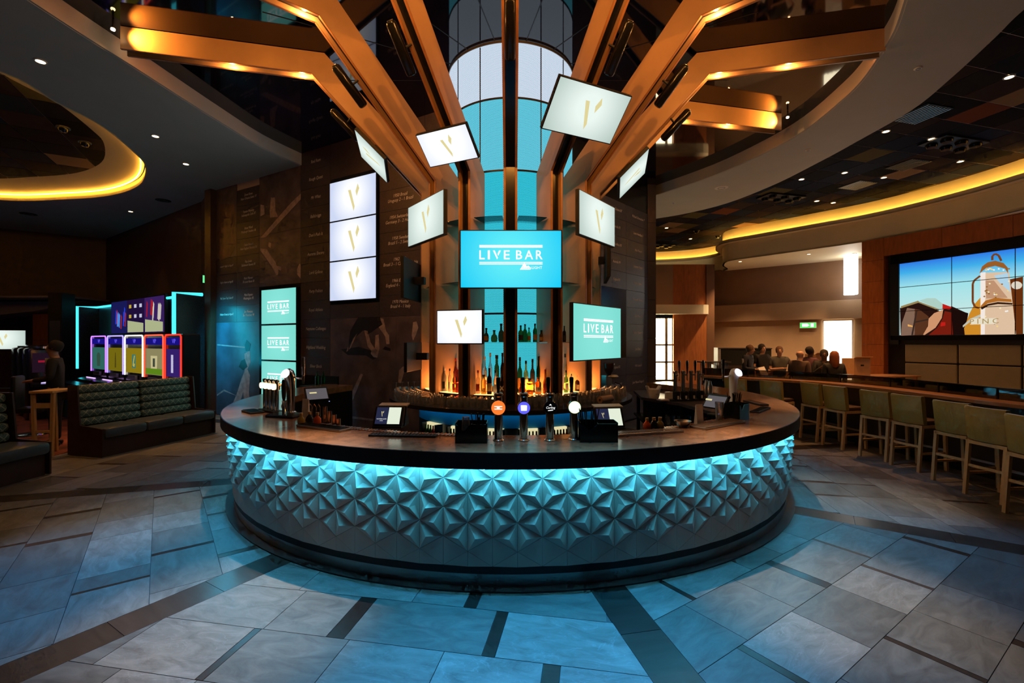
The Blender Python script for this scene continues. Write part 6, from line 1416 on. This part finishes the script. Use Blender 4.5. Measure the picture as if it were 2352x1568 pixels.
# ================================================================ SLOT MACHINES IN A LED FRAMED ALCOVE
AP = Plane(-8.7, 11.7, -34.2); MP = Plane(-9.0, 11.05, -34.2)
al = thing('slot_alcove', (AP.o.x, AP.o.y, 0), AP.th, 'dark alcove outlined by cyan light around the slot machines', 'alcove')
ax0 = AP.sx(228); ax1 = AP.sx(402); zt0 = AP.px(228, 706)[1]
MB().box(((ax0 + ax1) / 2, .05, zt0 / 2), (ax1 - ax0, .1, zt0)).obj('back_panel', mat('alcove_teal', (0.02, 0.05, 0.065), .3), al)
M_STAR = mat('speckled_black', (0.01, 0.011, 0.014), .25, var=.9, scale=60)
f1 = 0.0
while 1176 + F * AP.w(ax0, 0, f1).x / AP.w(ax0, 0, f1).y > 178 and f1 < 3: f1 += .01
MB().box((ax0 - .03, -f1 / 2, zt0 / 2), (.06, f1, zt0)).obj('side_panel', M_STAR, al)
pa = at_y(405, 672, 11.0); pb = at_y(470, 677, 11.5); al_inv = lambda q: ((q - AP.o).dot(AP.x), -(q - AP.o).dot(AP.n))
la, lb_ = al_inv(Vector((pa.x, pa.y, 0))), al_inv(Vector((pb.x, pb.y, 0))); rt_ = pa.z
MB().wallstrip([la, lb_], 0, rt_, .06).obj('side_panel', M_STAR, al)
def tubep(pts, name, m, par, r=.035): MB().tube(pts, r, 8).obj(name, m, par)
tubep([(ax0, -f1, 1.0), (ax0, -f1, zt0), (ax0, -.05, zt0), (ax1 + .3, -.05, zt0)], 'led_tube', M_LEDC, al)
tubep([(la[0], la[1] - .05, .8), (la[0], la[1] - .05, rt_), (lb_[0], lb_[1] - .05, rt_)], 'led_tube', M_LEDC, al, .045)
lamp('AREA', 'alcove_glow', (pb.x + .15, pb.y - .5, 2.0), 22, (0.0, 0.55, 0.8), (pb.x + .9, pb.y + .2, 1.6), sx=.3, sy=1.6)
# jackpot display
jx0, jz1 = AP.px(266, 700); jx1, jz0 = AP.px(388, 757); jp = thing('jackpot_display', AP.w((jx0 + jx1) / 2, (jz0 + jz1) / 2, .09), AP.th, 'wide jackpot display of three coloured panels over the slot machines', 'display')
jw, jh = jx1 - jx0, jz1 - jz0 + .12
MB().bbox((0, .03, 0), (jw + .1, .08, jh + .1), .01).obj('casing', M_BLACK, jp)
for k, c in enumerate(('1a1a58', '20103c', '3a2060')):
    x = (k - 1) * jw / 3; s = MB().box((x, -.014, 0), (jw / 3 - .02, .006, jh)).obj('screen_face', emis('jack_' + c, srgb(c), .9), jp)
    for i in range(9):
        xx = x + random.uniform(-.4, .4) * jw / 3; zz = random.uniform(-.22, .22) * jh; c2 = [('3050ff', 'c83030', '60a0ff'), ('e0c040', 'e8e8ff', 'e0e0ff'), ('c02030', 'e8e0d0', 'e8e0d0')][k][i % 3]
        if k == 1: zz = (i // 3 - 1) * jh * .3; xx = x + (i % 3 - 1) * jw * .1; pts = [(xx - .09, zz - .05), (xx + .09, zz - .05), (xx + .09, zz + .05), (xx - .09, zz + .05)]
        else: pts = [(xx - .05, zz - .2), (xx + .02, zz - .22), (xx + .07, zz + .15), (xx, zz + .22)]
        MB().slabxz(pts, -.0195 - .001 * i / 9, -.018).obj('picture_patch', emis('jp_' + c2, srgb(c2), .7), s)
    if k: MB().slabxz([(x - jw * .15, -jh * .48), (x + jw * .15, -jh * .48), (x + jw * .15, -jh * .22), (x - jw * .15, -jh * .12)], -.021, -.0198).obj('picture_field', emis('jp_field', srgb('c8d0a0'), .7), s)
def slot(u0, u1, neon, pcol, shape, label, dark=False):
    x0, z1 = MP.px(u0, 773); x1, z0 = MP.px(u1, 846); wd = x1 - x0
    t = thing('slot_machine', MP.w((x0 + x1) / 2, .016, 0), MP.th, label, 'slot machine', 'slot machines in the alcove')
    hw = wd / 2 - .02; z1 = 2.02; z0 = 1.10
    MB().bbox((0, .22, z1 / 2), (wd - .02, .36, z1), .03).obj('cabinet', M_BLACKG, t)
    sc = MB().box((0, .034, z0 + .28), (wd - .13, .01, .62)).obj('main_screen', emis('slot_' + pcol, srgb(pcol), .65), t)
    MB().box((0, .034, z1 - .16), (wd - .13, .01, .16)).obj('top_screen', emis('slot_top', srgb('2018a0' if pcol not in ('a8a070', 'b0b890') else 'b8c8a8'), .6), t)
    text('VIP', emis('slot_vip', srgb('7060ff'), 1.0), .14, (.03, .026, z1 - .16), parent=t)
    tubep([(-hw, .02, z0 - .1), (-hw, .02, z1 - .06), (-hw + .05, .02, z1 - .015), (hw - .05, .02, z1 - .015), (hw, .02, z1 - .06), (hw, .02, z0 - .1)], 'neon_frame', emis('neon_' + neon, srgb(neon), 2.0), t, .016)
    y = .027; zc = z0 + .26
    if shape == 'jar': MB().slabxz([(-.13, zc - .2), (.13, zc - .2), (.16, zc + .1), (.08, zc + .18), (-.08, zc + .18), (-.16, zc + .1)], y - .001, y).obj('picture', emis('pj1', srgb('406050'), .6), sc)
    elif shape == 'sax': MB().slabxz([(-.12, zc - .17), (.12, zc - .17), (.12, zc + .17), (-.12, zc + .17)], y - .001, y).obj('picture', emis('pj2', srgb('3f8a80'), .7), sc); MB().tube([(.06, y - .002, zc + .14), (.0, y - .002, zc), (-.03, y - .002, zc - .10), (.03, y - .002, zc - .13), (.06, y - .002, zc - .06)], .014, 6).obj('picture_sax', emis('pj3', srgb('d8c050'), .8), sc)
    elif shape == 'scroll': MB().slabxz([(-.18, zc - .14), (.18, zc - .14), (.2, zc + .16), (-.2, zc + .16)], y - .001, y).obj('picture', emis('pj4', srgb('d8cc98'), .8), sc); MB().slabxz([(-.07, zc - .1), (.07, zc - .1), (.07, zc + .1), (-.07, zc + .1)], y - .002, y - .001).obj('picture_card', emis('pj5', srgb('505848'), .7), sc); MB().box((0, .028, z0 + .05), (wd - .14, .003, .14)).obj('picture_grass', emis('pj6', srgb('6a9a20'), .7), sc)
    elif shape == 'bottle': MB().slabxz([(-.05, zc - .2), (.06, zc - .2), (.05, zc + .05), (.02, zc + .2), (-.02, zc + .2), (-.04, zc + .05)], y - .001, y).obj('picture', emis('pj7', srgb('5a5018'), .7), sc)
    else: MB().slabxz([(-.12, zc - .2), (.0, zc - .2), (.0, zc + .2), (-.12, zc + .2)], y - .001, y).obj('picture', emis('pj8', srgb('e0d8ff'), .7), sc)
    MB().slabyz([(.03, .86), (-.32, .80), (-.32, .70), (.03, .70)], -wd / 2 + .02, wd / 2 - .02).obj('button_deck', M_BLACKG, t); MB().box((0, -.14, .842), (wd * .6, .02, .01), rx=10).obj('deck_light', emis('deck_glow', srgb('e0b0ff'), 2.0), t); MB().box((0, .0, .96), (wd * .4, .05, .1)).obj('speaker_panel', M_STEEL, t)
slot(207, 241, 'b070ff', '3a7a70', 'jar', 'slot machine with a purple frame and a jar on a green picture'); slot(244, 281, 'a090ff', '8a7c18', 'bottle', 'slot machine with a lilac frame and a bottle picture'); slot(284, 326, 'fff0e0', 'a8901c', 'sax', 'slot machine with a cream frame and a saxophone picture'); slot(329, 373, 'ff5038', 'a8a070', 'scroll', 'slot machine with a red frame and a parchment scroll picture'); slot(376, 414, 'ff3020', '402880', 'lady', 'slot machine with a red frame, half hidden by the cyan post')
# console desk in front of the slots
p = MP.w(MP.sx(290), 0, .95); t = thing('console_desk', p, MP.th, 'low teal desk between the banquette and the slot machines', 'desk')
MB().box((0, 0, .42), (3.4, .12, .84)).obj('front_panel', mat('desk_teal', (0.015, 0.09, 0.09), .35), t); MB().box((0, .05, .85), (3.42, .3, .03)).obj('desk_top', M_BLACKG, t)
for x in (-1.1, 0, 1.1): MB().box((x, -.065, .42), (.04, .01, .8)).obj('batten', M_BLACK, t)
# ---------------------------------------------------------------- far left: more machines, screen, table, man
def far_slot(x, y, rz, label):
    t = thing('slot_machine', (x, y, .016), rz, label, 'slot machine', 'slot machines in the dark room')
    MB().bbox((0, .2, .85), (.5, .4, 1.70), .06).obj('cabinet', M_BLACKG, t, True); MB().lathe([(.0, .03), (.19, .0), (.19, -.05), (0, -.06)], 14, (0, .1, 1.74)).obj('chrome_head', M_CHROME, t, True)
    MB().box((0, -.008, 1.35), (.36, .01, .46)).obj('main_screen', emis('far_slot_screen', srgb('301a2c'), .5), t); MB().box((0, -.012, 1.38), (.16, .006, .05)).obj('red_sign', emis('far_red', srgb('a01830'), .8), t)
    MB().slabyz([(.0, .9), (-.22, .84), (-.22, .78), (.0, .78)], -.22, .22).obj('button_deck', M_BLACKG, t); MB().box((0, -.1, .885), (.1, .03, .012)).obj('deck_light', emis('far_deck', srgb('c8b8ff'), 4.0), t)
for i, (u, d) in enumerate(((66, 12.2), (82, 11.55), (98, 10.9))):
    far_slot((u - 1176) / F * d, d, 60, '%s of the three dark slot machines with chrome heads' % ('leftmost', 'middle', 'rightmost')[i])
lamp('POINT', 'far_slot_glow', (-11.2, 10.2, 1.9), 5, (.35, .3, 1.0), size=.1)
p = at_y(2, 780, 12.6); tv((p.x, p.y, p.z), 25, 0, 1.0, .52, M_SCRG, 'bright white screen at the left edge of the picture', 'logo', arm=True, back=.2)
def chair(x, y, rz, label):
    t = thing('slot_chair', (x, y, .016), rz, label, 'chair', 'dark slot chairs')
    MB().bbox((0, .2, .82), (.46, .09, .72), .04).obj('backrest', M_BLACK, t, True); MB().bbox((0, 0, .50), (.46, .44, .1), .035).obj('seat', M_BLACK, t, True); MB().cyl((0, 0, .03), (0, 0, .45), .035, n=12).obj('post', M_CHROME, t); MB().lathe([(0, 0), (.24, 0), (.23, .02), (.04, .04), (0, .04)], 20).obj('base_disc', M_CHROME, t, True)
chair(-9.6, 9.1, 120, 'dark padded chair left of the man in the suit'); chair(-9.2, 8.0, 100, 'dark padded chair nearest the left edge of the picture')
t = thing('high_table', (-7.60, 7.55, .016), 8, 'small high oak table behind the end of the banquette', 'table')
MB().bbox((0, 0, 1.04), (.34, .5, .04), .006).obj('table_top', M_WOODL, t)
for x in (-.13, .13):
    for y in (-.2, .2): MB().box((x, y, .51), (.045, .045, 1.02), ry=x * 12).obj('leg', M_WOODL, t)
MB().box((0, -.2, .40), (.27, .03, .04)).obj('stretcher', M_WOODL, t); MB().box((0, -.2, .82), (.25, .03, .08)).obj('apron', M_WOODL, t)
M_SUIT = C_('black_suit', (0.010, 0.010, 0.012))
m_ = person(Vector((-8.18, 8.15, .016)), -55, 1.86, 'man in a dark suit and pale shirt standing in profile beside the slot machines', M_SUIT, M_SUIT, mat('skin_tan', (0.42, 0.22, 0.14), .5), M_HAIRD, 'hold', 'hold', top_sleeve='long')
MB().slabxz([(-.035, 1.30), (.035, 1.30), (.05, 1.56), (-.05, 1.56)], -.120, -.07).obj('shirt_front', M_WHITEP, m_); MB().box((0, -.124, 1.40), (.03, .008, .24)).obj('tie', M_BLACK, m_); MB().lathe([(.066, 0), (.07, .035), (.062, .035)], 16, (0, -.01, 1.53)).obj('collar', M_WHITEP, m_, True)
p = at_y(467, 641, 12.2); t = thing('exit_sign', p, 60, 'small green exit sign seen edge on beside the printed wall', 'exit sign')
MB().bbox((0, 0, 0), (.10, .08, .24), .01).obj('housing', M_BLACK, t); MB().box((0, -.043, 0), (.07, .004, .2)).obj('green_face', emis('exit_green2', (0.15, 0.8, 0.3), 1.2), t); MB().box((0, .06, 0), (.03, .1, .03)).obj('bracket', M_BLACK, t)
t = thing('dark_pillar', (-13.85, 14.0, .0), 0, 'dark square pillar left of the slot alcove', 'pillar'); MB().box((0, 0, 1.68), (.42, .42, 3.34)).obj('shaft', M_BLACK, t); MB().box((0, -.22, 1.9), (.3, .02, 1.2)).obj('steel_sheet', M_STEEL, t)

# ================================================================ CEILING FITTINGS
WARM = (1.0, 0.44, 0.14)
def downlight(u, v, z, label, power=0, grp='recessed downlights', ang=70, col=WARM, r=.07, tg=None):
    p = at_z(u, v, z); t = thing('downlight', (p.x, p.y, z - .0005), 0, label, 'downlight', grp)
    MB().ring(r * .75, r, -.012, 0, -180, 180, 20, (0, 0)).obj('trim_ring', M_WHITEP, t); MB().cyl((0, 0, -.004), (0, 0, -.001), r * .74, n=20).obj('lens', M_BULB, t)
    if power: lamp('SPOT', 'downlight_lamp', (p.x, p.y, z - .03), power, col, (tg or (p.x, p.y)) + (0,) if tg else (p.x, p.y, 0), .05, ang, .9)
for u, v, lb, pw in ((93, 140, 'downlight in the left soffit nearest the viewer', 80), (357, 312, 'downlight in the left soffit beside the gloss recess', 260), (427, 376, 'downlight in the left soffit next to the printed wall', 420), (300, 485, 'farthest downlight in the left soffit', 60)):
    downlight(u, v, ZS, lb, pw, 'downlights in the left soffit', ang=58)
RT = [(2318, 176, 150), (2035, 301, 420), (2140, 318, 300), (2239, 335, 160), (2206, 370, 120), (1940, 396, 500), (2030, 407, 200), (1841, 411, 600), (1876, 461, 90), (1914, 465, 90), (1531, 523, 60), (1586, 548, 60)]
RN = ['at the far right edge', 'first behind the plaster ring', 'left of the first black grille', 'right of the first black grille', 'on the pale tile', 'fourth behind the plaster ring', 'between two dark tiles', 'left of the second black grille', 'below the second black grille', 'beside the amber cove', 'beside the printed wall', 'near the end of the cove']
for (u, v, pw), n in zip(RT, RN): downlight(u, v, ZT - .010, 'downlight in the tiled ceiling, ' + n, pw, 'downlights in the tiled ceiling', ang=75)
for u, v, lb, pw in ((1858, 583, 'downlight in the low cream ceiling over the men', 900), (1700, 600, 'added downlight in the low cream ceiling before the wood panel', 900), (1962, 582, 'added downlight in the low cream ceiling near the light box', 500)): downlight(u, v, 4.75, lb, pw, 'downlights in the low cream ceiling', ang=95, col=(1, .66, .36))  # outer pair are added to warm the wood panel and back wall
def disc(u, v, z, name, label, cat, r, m, grp=None):
    p = at_z(u, v, z); t = thing(name, (p.x, p.y, z - .0005), 0, label, cat, grp)
    MB().lathe([(0, -.012), (r * .8, -.012), (r, -.004), (r, 0), (0, 0)], 24).obj('cover', m, t, True); MB().ring(r * .5, r * .55, -.016, -.011, -180, 180, 20, (0, 0)).obj('rim', M_BLACK if m is not M_BLACK else M_STEEL, t)
disc(1657, 431, ZS, 'ceiling_speaker', 'round speaker grille in the right part of the plaster ring', 'speaker', .16, M_CARD); disc(375, 460, ZS, 'ceiling_speaker', 'round dark speaker in the left soffit', 'speaker', .18, M_BLACK); disc(65, 491, ZS, 'ceiling_speaker', 'round dark speaker at the far left of the soffit', 'speaker', .2, M_BLACK)
for i, (u, v) in enumerate(((2109, 157), (1856, 344), (1547, 466))): disc(u, v, ZS, 'smoke_detector', 'small white detector on the plaster ring, %s' % ('nearest the viewer', 'midway along', 'farthest away')[i], 'detector', .05, M_WHITEP, 'detectors on the plaster ring')
for i, (u, v, z) in enumerate(((145, 292, ZS + .35), (195, 326, ZS + .35), (1600, 529, ZT - .011), (1648, 541, ZT - .011))):
    p = at_z(u, v, z); t = thing('dome_camera', (p.x, p.y, z - .003), 0, 'black dome camera, %s' % ('left one in the oval recess', 'right one in the oval recess', 'left one at the end of the tiled ceiling', 'right one at the end of the tiled ceiling')[i], 'camera')
    MB().lathe([(0, -.10), (.06, -.085), (.09, -.03), (.09, 0), (0, 0)], 18).obj('dome', M_BLACKG, t, True); MB().ring(.088, .11, -.02, 0, -180, 180, 20, (0, 0)).obj('collar', M_STEEL, t)
for i, (u, v) in enumerate(((2190, 327), (1794, 452), (1515, 562))):
    p = at_z(u, v, ZT - .012); t = thing('spot_cluster', (p.x, p.y, ZT - .013), 15, 'black cluster of six spot heads in the tiled ceiling, %s' % ('nearest', 'middle', 'farthest')[i], 'spotlight', 'spot clusters')
    MB().box((0, 0, -.02), (1.2, .5, .03)).obj('plate', M_BLACK, t)
    for a in (-.4, 0, .4):
        for b in (-.13, .13): MB().lathe([(0, -.10), (.08, -.10), (.1, -.06), (.1, -.03), (0, -.03)], 14, (a, b, 0)).obj('spot_head', M_BLACKG, t, True)
# air grilles among the tiles
for i, (u, v) in enumerate(((2115, 262), (2085, 378), (1970, 425))):
    p = at_z(u, v, ZT - .011); t = thing('air_grille', (p.x, p.y, ZT - .0135), 15, 'square black air grille in the tiled ceiling, %s' % ('nearest', 'middle', 'farthest')[i], 'grille', 'air grilles')
    MB().box((0, 0, -.004), (.60, .60, .006)).obj('frame', M_BLACK, t)
    for k in range(9): MB().box((-.26 + k * .065, 0, -.012), (.02, .56, .01)).obj('bar', M_STEEL, t)

# light from the tiny signs and pictures is negligible: keep them out of light sampling so the render stays quick
KEEP = ('cyan_led', 'cyan_led_frame', 'amber_strip', 'column_glow', 'screen_white', 'screen_pale', 'screen_cyan', 'screen_teal', 'curtain', 'lightbox', 'amber_shelf', 'cyan_strip_low', 'video_sky')
for m in bpy.data.materials:
    if not m.name.startswith(KEEP) or m.name == 'screen_white_mark': m.cycles.emission_sampling = 'NONE'
